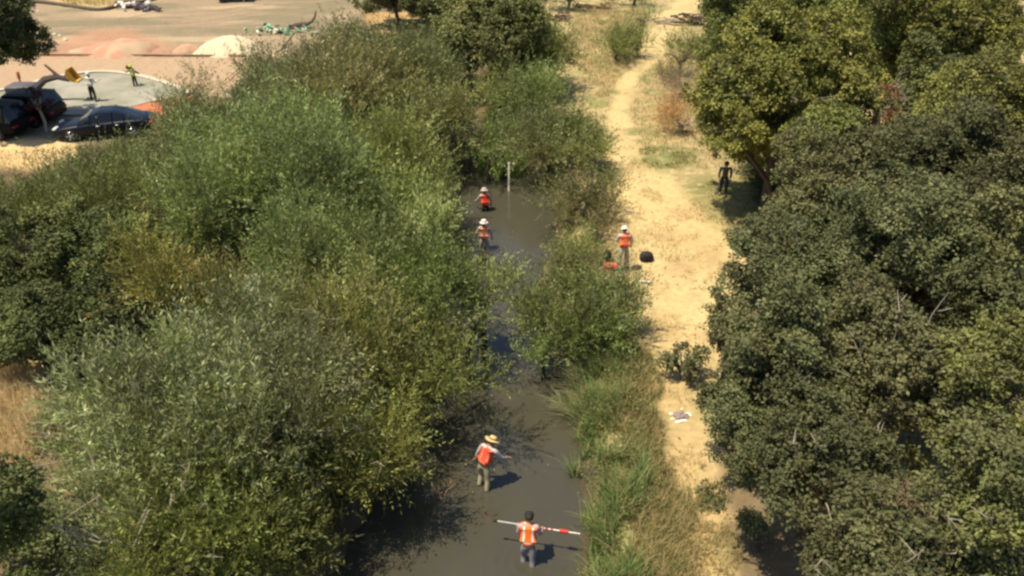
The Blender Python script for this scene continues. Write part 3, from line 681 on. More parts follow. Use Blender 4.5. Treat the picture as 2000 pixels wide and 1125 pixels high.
T('shrub', 'bush', 'small shaded bush at the right edge of the footpath, bottom', 'oak', 1480, 1040, 55, .7, .55, OAKC, ll=.065, dens=24, nl=8, cl=.15, ry=.6, group=gor)
O_('dark green oak right of the rust-orange tree', 1810, 200, 95, 5.0, 2.0, [OAKY[3], DRK[3], OAKC[0]], .10, 17, 20, .26, 2.2)
O_('oak below the rust-orange tree, brownish at its top', 1725, 345, 85, 4.2, 1.7, [OAKC[0], OAKC[3], (.14, .10, .05)], .09, 19, 16, .22, 2.0)
O_('low oak in the dark gap under the tall yellow-green one', 1600, 318, 95, 2.6, 1.6, [OAKC[0], OAKY[3]], .09, 18, 16, .23, 1.8, cmul=.9)
O_('low-hanging oak nearest the footpath, beside the deep shade', 1440, 895, 88, 3.9, 1.3, OAKC, .066, 27, 16, .17, 1.6, off=(2.4, .2))
O_('tall oak edging the path above the low green bough', 1500, 640, 92, 6.2, 1.7, OAKC, .074, 24, 20, .18, 3.1, off=(2.5, .3))
T('oak_tree', 'oak', 'small half-dead oak with rust-orange leaves in a dark gap', 'oak', 1728, 225, 34, 5.0, 1.6, [(.24, .125, .06), (.30, .20, .11), (.17, .085, .05)], ll=.09, dens=15, nl=9, cl=.17, per=14, ry=.9, group=gor, trunk='pale', twigs=26)
O_('grey-green oak in front of the rust-orange one', 1870, 370, 165, 5.8, 2.2, OAKC, .082, 21, 30, .22, 2.6, cmul=1.05)
O_('grey-green oak whose crown meets the shaded person', 1640, 405, 145, 4.9, 2.1, OAKC, .085, 20, 28, .22, 2.6)
O_('oak with drab crown, centre of the right mass', 1780, 540, 160, 5.7, 2.1, OAKC, .078, 22, 28, .20, 2.2)
O_('oak bordering the widest stretch of sandy path', 1575, 580, 140, 5.0, 2.0, OAKC, .078, 22, 28, .20, 2.2, twigs=5)
O_('oak at the right edge, middle height', 1960, 600, 135, 5.9, 2.2, [OAKC[0], OAKC[2], OAKC[3], OAKY[3]], .075, 22, 24, .20, 2.0)
O_('oak crown behind the littered white papers', 1510, 765, 140, 5.0, 1.9, OAKC, .072, 25, 26, .18, 1.8, twigs=5, off=(1.6, .3))
O_('oak right of the crown behind the papers', 1735, 750, 150, 5.8, 2.0, OAKC, .070, 26, 28, .18, 1.8, twigs=6)
O_('greener oak at the right edge, lower half', 1935, 850, 145, 5.9, 2.0, [OAKC[1], OAKY[3], OAKY[1], OAKC[0]], .068, 26, 26, .18, 1.7)
O_('oak with pale inner branches above the deep bottom shade', 1600, 925, 125, 4.9, 1.5, OAKC, .068, 27, 20, .17, 1.3, twigs=8, off=(1.0, .3))
O_('low oak filling the hollow above the deep shade at the bottom', 1575, 1015, 68, 3.0, 1.2, OAKC, .066, 27, 14, .17, 1.0, off=(.9, .2))
O_('oak cut by the bottom edge, right of the deep shade', 1700, 1105, 150, 5.0, 1.6, OAKC, .064, 28, 24, .165, 1.2, twigs=5)
O_('oak in the bottom right corner', 1920, 1060, 140, 5.6, 1.9, [OAKC[1], OAKC[0], OAKY[3]], .064, 28, 24, .165, 1.3, twigs=5)
T('shrub', 'bush', 'small dark oak bush jutting onto the footpath', 'oak', 1338, 706, 58, .85, .65, OAKC, ll=.07, dens=24, nl=7, cl=.16, ry=.7, group=gor)
T('shrub', 'bush', 'low oak bush against the tree line above the papers', 'oak', 1425, 660, 60, 2.6, 1.2, OAKC, ll=.075, dens=24, nl=10, cl=.17, ry=1.0, group=gor)
T('oak_tree', 'oak', 'dark shady tree in the upper left corner', 'oak', -50, 66, 115, 5.3, 3.2, DRK, ll=.11, dens=17, nl=36, cl=.26, ry=3.2, off=(-1.2, .5), cmul=.9, trunk='pale', twigs=14)
T('tree_sapling', 'sapling', 'young tree with dark maroon leaves in front of the black vehicle', 'oak', 75, 203, 30, 1.6, .8, [(.05, .018, .018), (.035, .015, .015), (.07, .03, .02)], ll=.09, dens=16, nl=8, cl=.17, ry=.8, trunk='pale')
T('oak_tree', 'oak', 'dark tree rising at the lower left edge', 'oak', -155, 1075, 140, 4.2, 2.1, DRK, ll=.09, dens=18, nl=24, cl=.22, ry=2.2)
T('shrub', 'bush', 'dark bush deep in shade in the lower left corner', 'oak', 40, 1050, 100, 1.0, .8, DRK, ll=.08, dens=18, nl=12, cl=.2, ry=1.2)

# ------------------------------------------------------------------ reeds, grasses
GRN = [(.14, .20, .06), (.18, .24, .08), (.11, .165, .06), (.22, .24, .09)]
REED = [(.13, .225, .07), (.17, .26, .08), (.10, .185, .065), (.21, .28, .09)]
STRAW = [(.46, .35, .17), (.38, .28, .13), (.52, .42, .23), (.30, .26, .11)]
P_ = scatter(W([(1130, 690), (1170, 640), (1205, 690), (1200, 800), (1200, 880), (1235, 960), (1240, 1060), (1235, 1200), (1105, 1200), (1130, 1040), (1138, 900), (1124, 780)], .2), 9000, 0, lambda x, y: .25 + .75 * sstep(.40, .56, fbm(x * .9, y * .9, 3)))
P_ = P_[P_[:, 2] > -.28]; P_[:, 2] = np.maximum(P_[:, 2], -.12)
blades('reed_bed', P_, rng.uniform(.3, 1.0, len(P_)) * (.6 + .6 * vnoise(P_[:, 0] * 1.4, P_[:, 1] * 1.4)), (.42, -.10, -.04), .030, REED + REED + [GRN[3], STRAW[1], STRAW[2]], 'tall green reeds with straw-coloured blades lining the water', seg=3)
P_ = scatter(W([(1135, 720), (1150, 720), (1160, 900), (1165, 1040), (1145, 1200), (1115, 1200), (1140, 1040), (1145, 900)], .1), 500, 0, lambda x, y: sstep(.5, .6, fbm(x * 1.3, y * 1.3, 2)) + .04)
P_[:, 2] = np.maximum(P_[:, 2], -.05)
blades('fallen_reeds', P_, rng.uniform(.5, 1.0, len(P_)), (.35, -.55, -.05), .028, [(.30, .33, .17), (.42, .38, .22), (.18, .24, .09)], 'pale reed blades bent over the water edge', seg=3, jit=.3)
def grass(name, poly, k, h, cols, label, wid=.02, lean=(.3, .05, 0), noise=None, seg=2):
    P = scatter(W(poly), k, -.01, noise); m_ = P[:, 2] > .02
    P = P[m_]; return blades(name, P, rng.uniform(h[0], h[1], len(P)), lean, wid, cols, label, seg=seg)
patch = lambda s_, t_, w_=.06: (lambda x, y: sstep(t_ - w_, t_ + w_, fbm(x * s_ + 31, y * s_ + 7, 3)))
def offpath(x, y):
    d_, w_, _ = seg_dist(x, y, PATH); return .04 + .96 * sstep(-.1, .5, d_ - w_)
grass('weedy_grass', [(1185, 760), (1230, 720), (1300, 820), (1300, 920), (1350, 1040), (1370, 1200), (1200, 1200), (1210, 950)], 9000, (.10, .55), STRAW + STRAW[:3] + GRN[3:] + [OLV[2]], 'straw and olive weeds between reeds and footpath', wid=.022, lean=(.5, .05, -.05), seg=3)
grass('green_grass', [(1190, 700), (1260, 690), (1300, 780), (1290, 900), (1330, 1000), (1350, 1200), (1240, 1200), (1230, 950), (1200, 820)], 15000, (.12, .42), GRN + STRAW[:2] + [STRAW[3]], 'rough green and straw grass between reeds and footpath', noise=lambda x, y: .25 + .75 * patch(.7, .48)(x, y))
grass('dry_grass', [(1110, 470), (1160, 450), (1200, 300), (1195, 200), (1140, 150), (1110, 90), (1110, 20), (1260, 20), (1255, 120), (1190, 190), (1190, 300), (1245, 480), (1240, 640), (1290, 720), (1220, 720), (1130, 620)], 16000, (.10, .36), STRAW + [GRN[3], (.30, .22, .10)], 'dry straw-coloured grass between the bushes and the sandy path', wid=.025, noise=offpath)
grass('dry_grass', [(1270, 130), (1300, 80), (1420, 60), (1420, 330), (1330, 330), (1240, 290), (1225, 210)], 7000, (.10, .30), STRAW + [GRN[3], (.34, .22, .12)], 'sparse dry grass and twigs right of the narrow path', wid=.03, noise=offpath)
grass('grass_patch', [(1252, 300), (1300, 288), (1352, 296), (1352, 318), (1300, 328), (1258, 322)], 1500, (.04, .16), GRN + STRAW[:2], 'small patch of fresh green grass beside the path', wid=.03, noise=patch(1.3, .45))
grass('grass_patch', [(1340, 378), (1375, 350), (1480, 345), (1500, 430), (1420, 440)], 1500, (.04, .16), GRN + STRAW, 'green grass in the shade by the person in dark clothes', wid=.03, noise=patch(1.3, .45))
grass('straw_tufts', [(1240, 300), (1370, 330), (1500, 480), (1450, 650), (1400, 760), (1390, 900), (1440, 1200), (1330, 1200), (1290, 900), (1270, 720), (1245, 560)], 5000, (.04, .16), STRAW, 'short straw tufts scattered over the sandy path', wid=.02, noise=patch(1.1, .60, .04))
grass('golden_grass', [(-150, 690), (60, 690), (110, 760), (85, 850), (20, 960), (-150, 960)], 9000, (.25, .75), [(.58, .46, .25), (.66, .54, .33), (.46, .36, .19), (.54, .44, .26)], 'orange-gold dry grass at the left edge', wid=.022, seg=3)
grass('pale_grass', [(-150, 300), (120, 290), (150, 330), (120, 400), (-150, 420)], 5000, (.08, .25), [(.42, .30, .18), (.5, .38, .22), (.34, .25, .15)], 'pale dusty grass on the slope below the parked vehicles', wid=.03)
grass('green_grass', [(1240, 960), (1380, 950), (1400, 985), (1250, 1000)], 900, (.10, .25), GRN, 'green grass strip crossing the footpath at the shade edge')
P_ = scatter(W([(935, 335), (1010, 345), (1060, 300), (1060, 230), (1010, 200), (950, 260)], .1), 4500); P_[:, 2] = np.maximum(P_[:, 2], -.05)
blades('reed_bed', P_, rng.uniform(.35, .9, len(P_)), (.3, 0, -.05), .05, [(.17, .30, .07), (.22, .33, .08), (.13, .24, .06)], 'fresh bright green reeds closing off the upstream end of the water', seg=2)
grass('straw_tufts', [(1300, 880), (1390, 900), (1420, 1000), (1430, 1200), (1340, 1200)], 2600, (.06, .30), STRAW + [GRN[3]], 'straw tufts breaking up the near end of the footpath', noise=patch(1.0, .47))
# undergrowth that closes the gaps between the left-bank bushes
def under(poly, k, label, cols, ll=.10, hmax=1.0):
    P = scatter(W(poly), k); m_ = P[:, 2] > .25; P = P[m_]; k = len(P); per = 22
    hh = hmax * (.3 + .7 * vnoise(P[:, 0] * 1.3, P[:, 1] * 1.3))
    P[:, 2] += rng.random(k) ** .6 * hh
    pos = (P[:, None, :] + rng.normal(size=(k, per, 3)) * .16).reshape(-1, 3)
    D = unit(rng.normal(size=pos.shape) + np.array((0, 0, .3))); N = unit(rng.normal(size=pos.shape) * .6 + np.array((0, 0, 1)))
    C = np.repeat(palette(cols, k, .18), per, 0) * (1 + rng.normal(size=(k * per, 1)) * .12)
    L = ll * rng.uniform(.7, 1.3, k * per); V = leaf_geo(pos, D, N, L, L * .4)
    o = np_mesh('undergrowth', V, np.arange(len(V)).reshape(-1, 4), [M_LEAF], [('leafcol', 'FACE', np.clip(C, .01, .9))], smooth=False)
    return tag(o, label, kind='stuff')
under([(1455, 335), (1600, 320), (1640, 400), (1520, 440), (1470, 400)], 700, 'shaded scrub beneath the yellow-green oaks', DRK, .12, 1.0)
under([(1090, 330), (1120, 420), (1110, 520), (1075, 530), (1068, 470), (1072, 380)], 420, 'weeds tumbling over the right bank of the pool', [OLV[0], WIL[1], DUST[2], STRAW[1]], .09, .5)
under([(1130, 640), (1100, 560), (1120, 480), (1150, 440), (1175, 500), (1180, 600), (1230, 650), (1260, 760), (1250, 900), (1270, 1000), (1230, 1200), (1130, 1200), (1130, 900)], 1500, 'leafy weeds among the reeds and on the right bank', [GRN[0], OLV[0], WIL[1], STRAW[3]], .075, .5)
under([(-100, 420), (150, 340), (330, 260), (470, 180), (700, 90), (900, 60), (930, 200), (880, 420), (820, 620), (760, 800), (660, 1000), (590, 1200), (130, 1200), (110, 850), (130, 700), (-100, 690)], 17000, 'tangled undergrowth beneath the left-bank willows', [WIL[1], DRK[3], OLV[1], DUST[1]], .12, 1.1)
under([(1580, 340), (1900, 200), (2150, 300), (2150, 1200), (1640, 1200), (1560, 960), (1500, 700), (1500, 560)], 5000, 'low growth beneath the right-hand oaks', [OAKC[0], DRK[2], DUST[3]], .09, .8)

# ------------------------------------------------------------------ dead branch, logs, brush
def branchy(mb, p0, p1, r0, depth=2, n=3, wob=.12):
    p0 = Vector(p0); p1 = Vector(p1); L = (p1 - p0).length
    pts = [p0.lerp(p1, t_) + Vector(rng.normal(size=3)) * wob * L * .35 * (0 < t_ < 1) for t_ in (0, .25, .5, .75, 1)]
    mb.tube(pts, [r0, r0 * .85, r0 * .65, r0 * .45, r0 * .2], 6)
    if depth:
        for _ in range(n):
            t_ = random.uniform(.3, .85); a_ = pts[0].lerp(pts[-1], t_)
            d = ((p1 - p0).normalized() + Vector(rng.normal(size=3)) * .6).normalized()
            branchy(mb, a_, a_ + d * L * random.uniform(.3, .5), r0 * .5, depth - 1, n, wob)
b = MB(); p = at(862, 968, .02)
for q in ((-.25, .25, .12), (.25, .45, .2), (.1, -.3, .1), (-.1, .1, .3)): branchy(b, (0, -.15, -.1), q, .022, 2, 3)
root = empty('dead_branch', p, 'bare pinkish-brown branch sticking out of the water below the straw-hatted wader', 'branch')
b.build('branch', mat('pink_dead_wood', (.34, .20, .13), .9), root)
def logpile(px, py, L, label, k, cat='logs', matl=None, spread=(1, .8), hgt=.5, nm='log'):
    c = gp(px, py); root = empty(nm, c, label, cat)
    b = MB()
    for i in range(k):
        x0 = random.uniform(-.5, .5) * L; y0 = random.uniform(-.5, .5) * spread[1] * 1.6; z0 = random.uniform(.06, hgt)
        a = random.uniform(-.35, .35); l = random.uniform(.3, .6) * L
        branchy(b, (x0 - l / 2, y0 - l * a / 2, z0), (x0 + l / 2, y0 + l * a / 2, z0 * random.uniform(.2, 1.2)), random.uniform(.04, .10), 1, 2)
    b.build('branch', matl or M_DARKWOOD, root); return root
logpile(1355, 48, 3.0, 'tangle of dark fallen logs beside the far path', 26, hgt=.9, nm='log_tangle')
b = MB()
for i in range(9): branchy(b, (random.uniform(-.5, .5), random.uniform(-.5, .5), .3), (random.uniform(-2.2, -1.2), random.uniform(-.6, .8), random.uniform(.05, .3)), .05, 1, 2)
root = empty('fallen_branch', gp(1318, 48), 'pale bare limbs reaching left out of the dark logs', 'branch'); b.build('branch', M_PALEBARK, root)
logpile(1170, 18, 3.4, 'dry brush heap near the top edge, dark against sand', 16, 'brush', matl=mat('brush_wood', (.22, .14, .08), .9), hgt=.5, nm='brush_heap')
logpile(1085, 38, 2.2, 'dark fallen limbs at the foot of the far dark tree', 14, 'logs', hgt=.5, nm='log_tangle')
root = empty('fallen_branch', gp(1010, 92), 'grey limb leaning in the gap under the far dark tree', 'branch'); b = MB(); branchy(b, (-1.2, -.6, .2), (1.1, .5, 1.2), .09, 1, 3); b.build('branch', M_PALEBARK, root)

# ------------------------------------------------------------------ people
SKIN = mat('skin', (.42, .24, .16), .55, var=.05); SKIND = mat('dark_skin', (.20, .11, .07), .55, var=.05)
M_EYE = mat('eye_dark', (.03, .02, .02), .3); M_LIP = mat('lips', (.35, .13, .11), .5); M_HAIR = mat('dark_hair', (.025, .018, .014), .6, scale=40, var=.4)
M_HIVIS = mat('orange_vest_cloth', (.95, .17, .015), .75, var=.08); M_RED = mat('red_vest_cloth', (.72, .075, .04), .8, var=.1)
M_SALMON = mat('faded_vest_cloth', (.85, .20, .10), .8, var=.1)
M_REFL = mat('reflective_tape', (.80, .74, .62), .4, var=.05); M_YREFL = mat('yellow_tape', (.95, .55, .05), .5, var=.05)
M_YEL = mat('yellow_green_vest', (.50, .52, .06), .75); M_GREY = mat('grey_wader', (.36, .33, .29), .8, var=.12); M_BLUEG = mat('blue_grey_cloth', (.22, .21, .24), .8, var=.15)
M_KHAKI = mat('khaki_wader', (.34, .31, .19), .8, var=.12); M_LSHIRT = mat('pale_shirt', (.50, .44, .42), .85, var=.08); M_LBLUE = mat('pale_blue_sleeve', (.36, .40, .46), .85)
M_WHITE = mat('white_cloth', (.68, .66, .56), .8, var=.06); M_BLACK = mat('black_cloth', (.018, .017, .018), .85, var=.3); M_BOOT = mat('dark_boot', (.04, .032, .025), .7)
M_STRAW = mat('straw_hat', (.72, .50, .22), .8, scale=60, var=.2, bump=.3); M_HHAT = mat('white_hat_shell', (.78, .74, .68), .4, var=.03); M_MAROON = mat('maroon_sleeve', (.24, .04, .06), .8)
M_PINKS = mat('pinkish_shirt', (.48, .30, .32), .8, var=.1)
M_BELT = mat('belt', (.05, .04, .035), .7)

def skin_mesh(name, V, E, Rr, mats, parent, sub=2, root_i=0):
    me = bpy.data.meshes.new(name); me.from_pydata([tuple(v) for v in V], E, [])
    o = bpy.data.objects.new(name, me); COL.objects.link(o)
    sk = o.modifiers.new('Skin', 'SKIN'); sk.use_smooth_shade = True; sk.branch_smoothing = .6
    for i, r_ in enumerate(Rr):
        me.skin_vertices[0].data[i].radius = r_ if hasattr(r_, '__len__') else (r_, r_)
        me.skin_vertices[0].data[i].use_root = (i == root_i)
    ss = o.modifiers.new('Sub', 'SUBSURF'); ss.levels = sub; ss.render_levels = sub
    dg = bpy.context.evaluated_depsgraph_get(); dg.update()
    m2 = bpy.data.meshes.new_from_object(o.evaluated_get(dg)); m2.name = name
    bpy.data.objects.remove(o); bpy.data.meshes.remove(me)
    m2.materials.clear()
    for mm in mats: m2.materials.append(mm)
    m2.shade_smooth()
    o = bpy.data.objects.new(name, m2); return link(o, parent)

def person(loc, face, label, H=1.75, lean=0.0, side=0.0, twist=0.0, headpitch=0.0, headturn=0.0, legs=None, arms=None, skin=None,
           shirt=None, trousers=None, vest=None, vest_tape=None, hat=None, sleeves=True, boots=None, belt=None, hair=True, group=None, backpad=False):
    """face: heading in degrees (0 = away from the camera, +Y; positive turns left). Local frame: +Y forward, +X right.
    legs: two (thigh dir, shin dir); arms: two (upper dir, forearm dir)"""
    skin = skin or SKIN; boots = boots or M_BOOT
    root = empty('person', loc, label, 'person', group, rz=R(face)); root.scale = (H / 1.75,) * 3
    U = Vector
    q = Quaternion((1, 0, 0), -R(lean)) @ Quaternion((0, 1, 0), R(side)) @ Quaternion((0, 0, 1), R(twist))
    legs = legs or (((-.04, .03, -1), (-.02, -.05, -1)), ((.04, -.03, -1), (.02, -.08, -1)))
    arms = arms or (((-.25, .05, -1), (-.05, .3, -1)), ((.25, .05, -1), (.05, .3, -1)))
    hipL, hipR = U((-.09, 0, -.04)), U((.09, 0, -.04)); TH, SH = .42, .40
    ank = []; kn = []
    for hp, (a, b_) in zip((hipL, hipR), legs):
        k_ = hp + U(a).normalized() * TH; kn.append(k_); ank.append(k_ + U(b_).normalized() * SH)
    low = min(a.z for a in ank) - .085
    O = U((0, 0, -low))                                   # pelvis height so the lower foot stands on the ground
    pel = O; S = lambda x, y, z: O + q @ U((x, y, z))
    waist, chest, ubk, neck, hb = S(0, .005, .14), S(0, .01, .30), S(0, 0, .44), S(0, .0, .52), S(0, .01, .58)
    qh = q @ Quaternion((0, 0, 1), R(headturn)) @ Quaternion((1, 0, 0), -R(headpitch))
    hd = hb + qh @ U((0, .025, .09)); ht = hb + qh @ U((0, .01, .17)); chin = hb + qh @ U((0, .075, .035))
    shl = [S(-.185, 0, .46), S(.185, 0, .46)]
    el = []; wr = []; fd = []
    for s0, (a, b_) in zip(shl, arms):
        e_ = s0 + U(a).normalized() * .28; el.append(e_); w_ = e_ + U(b_).normalized() * .25; wr.append(w_); fd.append(U(b_).normalized())
    # --- body, one continuous mesh
    V, E, Rr = [], [], []
    def nd(p, r_, par=None):
        V.append(p); Rr.append(r_); 
        if par is not None: E.append((par, len(V) - 1))
        return len(V) - 1
    ip = nd(pel, (.125, .10)); iw = nd(waist, (.115, .09), ip); ic = nd(chest, (.135, .10), iw); iu = nd(ubk, (.10, .085), ic)
    inn = nd(neck, .052, iu); ih = nd(hb + qh @ U((0, .015, .0)), .062, inn); ihd = nd(hd, (.078, .095), ih); iht = nd(ht, (.066, .080), ihd)
    ino = nd(hd + qh @ U((0, .095, -.01)), .014, ihd)
    for k_ in (0, 1):
        sg = -1 if k_ == 0 else 1
        nd(hd + qh @ U((sg * .082, -.005, -.005)), (.014, .02), ihd)
        i1 = nd((hipL, hipR)[k_] + O, .085, ip); i2 = nd(O + (hipL, hipR)[k_].lerp(kn[k_], .5), .075, i1); i3 = nd(O + kn[k_], .055, i2); i4 = nd(O + kn[k_].lerp(ank[k_], .4), .052, i3)
        i5 = nd(O + ank[k_], .038, i4); ft = O + ank[k_] + U((sg * .02, .13, -.055)); nd(ft, (.04, .028), i5)
        a1 = nd(shl[k_], .055, iu); a2 = nd(shl[k_].lerp(el[k_], .5), .046, a1); a3 = nd(el[k_], .038, a2); a4 = nd(el[k_].lerp(wr[k_], .4), .036, a3); a5 = nd(wr[k_], .025, a4)
        f = fd[k_]; across = f.cross(U((0, 0, 1))); across = across.normalized() if across.length > .2 else U((0, 1, 0))
        across = (across - f * across.dot(f)).normalized(); nrm = f.cross(across)
        pm = nd(wr[k_] + f * .05, (.036, .018), a5); pk = nd(wr[k_] + f * .09, (.038, .015), pm)
        for j, (o_, l_) in enumerate(((-.030, .068), (-.010, .078), (.010, .073), (.029, .056))):
            b0 = wr[k_] + f * .095 + across * o_ * 1.1
            g0 = nd(b0, .0095, pk); g1 = nd(b0 + (f * .9 + nrm * sg * .35) * l_ * .5, .0085, g0); nd(b0 + (f * .6 + nrm * sg * .8) * l_ * .95, .0070, g1)
        t0 = nd(wr[k_] + f * .045 - across * .038, .011, pm); t1 = nd(wr[k_] + f * .075 - across * .060 + nrm * sg * .01, .0095, t0); nd(wr[k_] + f * .105 - across * .066 + nrm * sg * .02, .008, t1)
    body = skin_mesh('body', V, E, Rr, [skin, M_EYE, M_LIP], root)
    ax = qh @ U((0, 1, 0)); rt = qh @ U((1, 0, 0)); upv = qh @ U((0, 0, 1))
    for pl in body.data.polygons:
        d = U(pl.center) - hd
        if d.length < .14 and d.dot(ax) > .055:
            if abs(abs(d.dot(rt)) - .032) < .014 and abs(d.dot(upv) - .012) < .010: pl.material_index = 1
            elif abs(d.dot(rt)) < .026 and abs(d.dot(upv) + .048) < .010: pl.material_index = 2
    # --- clothes
    if trousers:
        V, E, Rr = [], [], []
        a = nd(O + q @ U((0, 0, .12)), (.130, .105)); b0 = nd(O, (.142, .118), a)
        for k_ in (0, 1):
            i1 = nd((hipL, hipR)[k_] + O + U((0, 0, -.03)), .100, b0); i2 = nd(O + (hipL, hipR)[k_].lerp(kn[k_], .55), .092, i1); i3 = nd(O + kn[k_], .076, i2)
            i4 = nd(O + kn[k_].lerp(ank[k_], .5), .072, i3); nd(O + kn[k_].lerp(ank[k_], .93), .062, i4)
        skin_mesh('trousers', V, E, Rr, [trousers], root, root_i=1)
    if shirt:
        V, E, Rr = [], [], []
        a = nd(O + q @ U((0, 0, .03)), (.140, .112)); b0 = nd(waist, (.132, .105), a); c0 = nd(chest, (.150, .115), b0); d0 = nd(ubk, (.118, .10), c0); nd(neck + (neck - ubk) * .1, .068, d0)
        for k_ in (0, 1):
            a1 = nd(shl[k_], .070, d0); a2 = nd(shl[k_].lerp(el[k_], .5), .062, a1)
            if sleeves: a3 = nd(el[k_], .053, a2); a4 = nd(el[k_].lerp(wr[k_], .5), .048, a3); nd(el[k_].lerp(wr[k_], .92), .040, a4)
        skin_mesh('shirt', V, E, Rr, [shirt], root, root_i=2)
    if vest:
        V, E, Rr = [], [], []
        a = nd(O + q @ U((0, 0, -.06)), (.185, .150)); b0 = nd(O + q @ U((0, 0, .15)), (.172, .136), a); c0 = nd(O + q @ U((0, .01, .30)), (.182, .142), b0); d0 = nd(O + q @ U((0, 0, .425)), (.172, .122), c0); nd(O + q @ U((0, 0, .505)), (.09, .08), d0)
        vo = skin_mesh('vest', V, E, Rr, [vest, vest_tape or M_REFL], root, sub=4, root_i=2)
        qi = q.inverted()
        for pl in vo.data.polygons:
            l = qi @ (U(pl.center) - O)
            if (abs(l.z - .10) < .020) or (abs(abs(l.x) - .100) < .020 and l.z > .10): pl.material_index = 1
    if belt:
        b = MB(); b.lathe([(.15, -.025), (.158, -.02), (.158, .02), (.15, .025)], c=O + q @ U((0, 0, .035)), rot=q, n=24, sy=.84); b.build('belt', belt, root)
    for k_ in (0, 1):
        sg = -1 if k_ == 0 else 1
        b = MB(); a0 = O + ank[k_]; tp = O + kn[k_].lerp(ank[k_], .72)
        b.tube([tp, a0 + U((0, 0, .01)), a0 + U((0, -.01, -.05))], [.062, .055, .05], 10)
        b.box(a0 + U((sg * .012, .055, -.052)), (.10, .28, .065), bev=.025)
        b.build('boot', boots, root)
    if hair:
        b = MB(); b.lathe([(.03, .165), (.07, .15), (.094, .11), (.098, .06), (.088, .02), (.06, -.005)][::-1], c=hb + qh @ U((0, -.008, .02)), rot=qh, n=18, sy=1.1); b.build('hair', M_HAIR, root)
    if hat:
        kind, hm = hat; b = MB(); hc = hb + qh @ U((0, .01, .115))
        if kind == 'straw':
            n_ = 28; ring = []
            for (r_, z_, wv) in ((.098, .0, 0), (.15, -.012, .008), (.205, -.015, .022), (.207, -.009, .022), (.15, -.004, .008), (.104, .012, 0), (.098, .06, 0), (.082, .098, 0), (.04, .108, 0)):
                ring.append([hc + qh @ U((r_ * math.cos(2 * math.pi * j / n_), r_ * math.sin(2 * math.pi * j / n_) * 1.08, z_ + wv * math.cos(4 * math.pi * j / n_))) for j in range(n_)])
            P = [p for r_ in ring for p in r_]; F = [(i * n_ + j, i * n_ + (j + 1) % n_, (i + 1) * n_ + (j + 1) % n_, (i + 1) * n_ + j) for i in range(len(ring) - 1) for j in range(n_)] + [tuple((len(ring) - 1) * n_ + j for j in range(n_))]
            b.add(P, F); ho = b.build('hat', hm, root)
            MB().lathe([(.101, .0), (.106, .002), (.104, .03), (.100, .032)], c=hc + qh @ U((0, 0, .012)), rot=qh, n=24, sy=1.08).build('hat_band', M_BELT, ho)
        elif kind == 'brim':
            b.lathe([(.10, -.005), (.165, -.025), (.167, -.018), (.108, .012), (.104, .06), (.085, .09), (.03, .10)], c=hc, rot=qh, n=24, sy=1.08); b.build('hat', hm, root)
        elif kind == 'hard':
            b.lathe([(.110, -.005), (.140, -.012), (.140, -.004), (.118, .01), (.115, .055), (.095, .10), (.05, .13), (.015, .135)], c=hc, rot=qh, n=24, sy=1.12)
            b.box(hc + qh @ U((0, 0, .128)), (.03, .2, .02), rot=qh, bev=.008); b.build('hard_hat', hm, root)
        elif kind == 'cap':
            b.lathe([(.100, -.02), (.104, .02), (.100, .06), (.075, .092), (.02, .10)], c=hc, rot=qh, n=24, sy=1.1); b.box(hc + qh @ U((0, .14, .0)), (.15, .11, .014), rot=qh, bev=.006); b.build('cap', hm, root)
    return root, dict(wr=wr, fd=fd, root=root, O=O)
def wpt(root, p):
    return Matrix.LocRotScale(root.location, root.rotation_euler, root.scale) @ Vector(p)

# 1 - wader with the striped pole, nearest
def wade(px, py, dep):
    p = at(px, py, 0); p.z = -dep; return p
loc = wade(1031, 1098, .36)
r1, i1 = person(loc, -6, 'person in bright orange vest wading at the bottom, carrying a striped pole', H=1.84, lean=16, legs=(((-.03, .22, -1), (-.02, -.30, -1)), ((.05, -.10, -1), (.02, -.28, -1))),
    arms=(((-.22, .15, -1), (-.05, 1, -.35)), ((.30, .15, -1), (.10, 1, -.35))), shirt=M_PINKS, trousers=M_BLUEG, vest=M_HIVIS, vest_tape=M_REFL, hat=('cap', M_BLACK), headpitch=15)
w0, w1 = wpt(r1, i1['wr'][0] + i1['fd'][0] * .09), wpt(r1, i1['wr'][1] + i1['fd'][1] * .09)
mid = (w0 + w1) / 2; pd = (w1 - w0).normalized(); zc_ = mid.z
pa = at(964, 1016, zc_ + .02); pb = at(1133, 1042, zc_ - .02)
pd = (pb - pa).normalized(); Lp = (pb - pa).length; off = mid - pa; off -= pd * off.dot(pd); pa = pa + off; pb = pb + off
root = empty('survey_pole', pa, 'red and white banded pole held level by the wader at the bottom', 'pole')
pd = pb - pa; Q = lambda t_: pd * t_
MB().tube([Q(.04), Q(1.0)], .016, 10).build('shaft', mat('white_pole', (.75, .72, .68), .45), root)
MB().tube([Q(0), Q(.045)], .034, 10).build('pole_tip', M_BLACK, root)
MB().tube([Q(.05), Q(.30)], .019, 10).build('grip', mat('grey_pole', (.42, .42, .42), .5), root)
mr_ = mat('red_paint', (.50, .03, .02), .5)
for a, b_, r_ in ((.50, .56, .019), (.60, .635, .019), (.665, .69, .019), (.765, .865, .050)): MB().tube([Q(a), Q(b_)], r_, 10).build('red_band', mr_, root)

# 2 - straw hat wader
r2, i2 = person(wade(945, 950, .16), -25, 'person in straw hat and red vest wading in khaki trousers', H=1.80, lean=26, side=9, headpitch=10, headturn=-10,
    legs=(((-.06, .25, -1), (-.04, -.35, -1)), ((.10, -.05, -1), (.04, -.30, -1))), arms=(((-.5, -.1, -1), (-.35, .1, -1)), ((.45, .45, -1), (.55, .85, -.55))),
    shirt=M_LSHIRT, trousers=M_KHAKI, vest=M_RED, vest_tape=M_SALMON, hat=('straw', M_STRAW), belt=M_BELT)
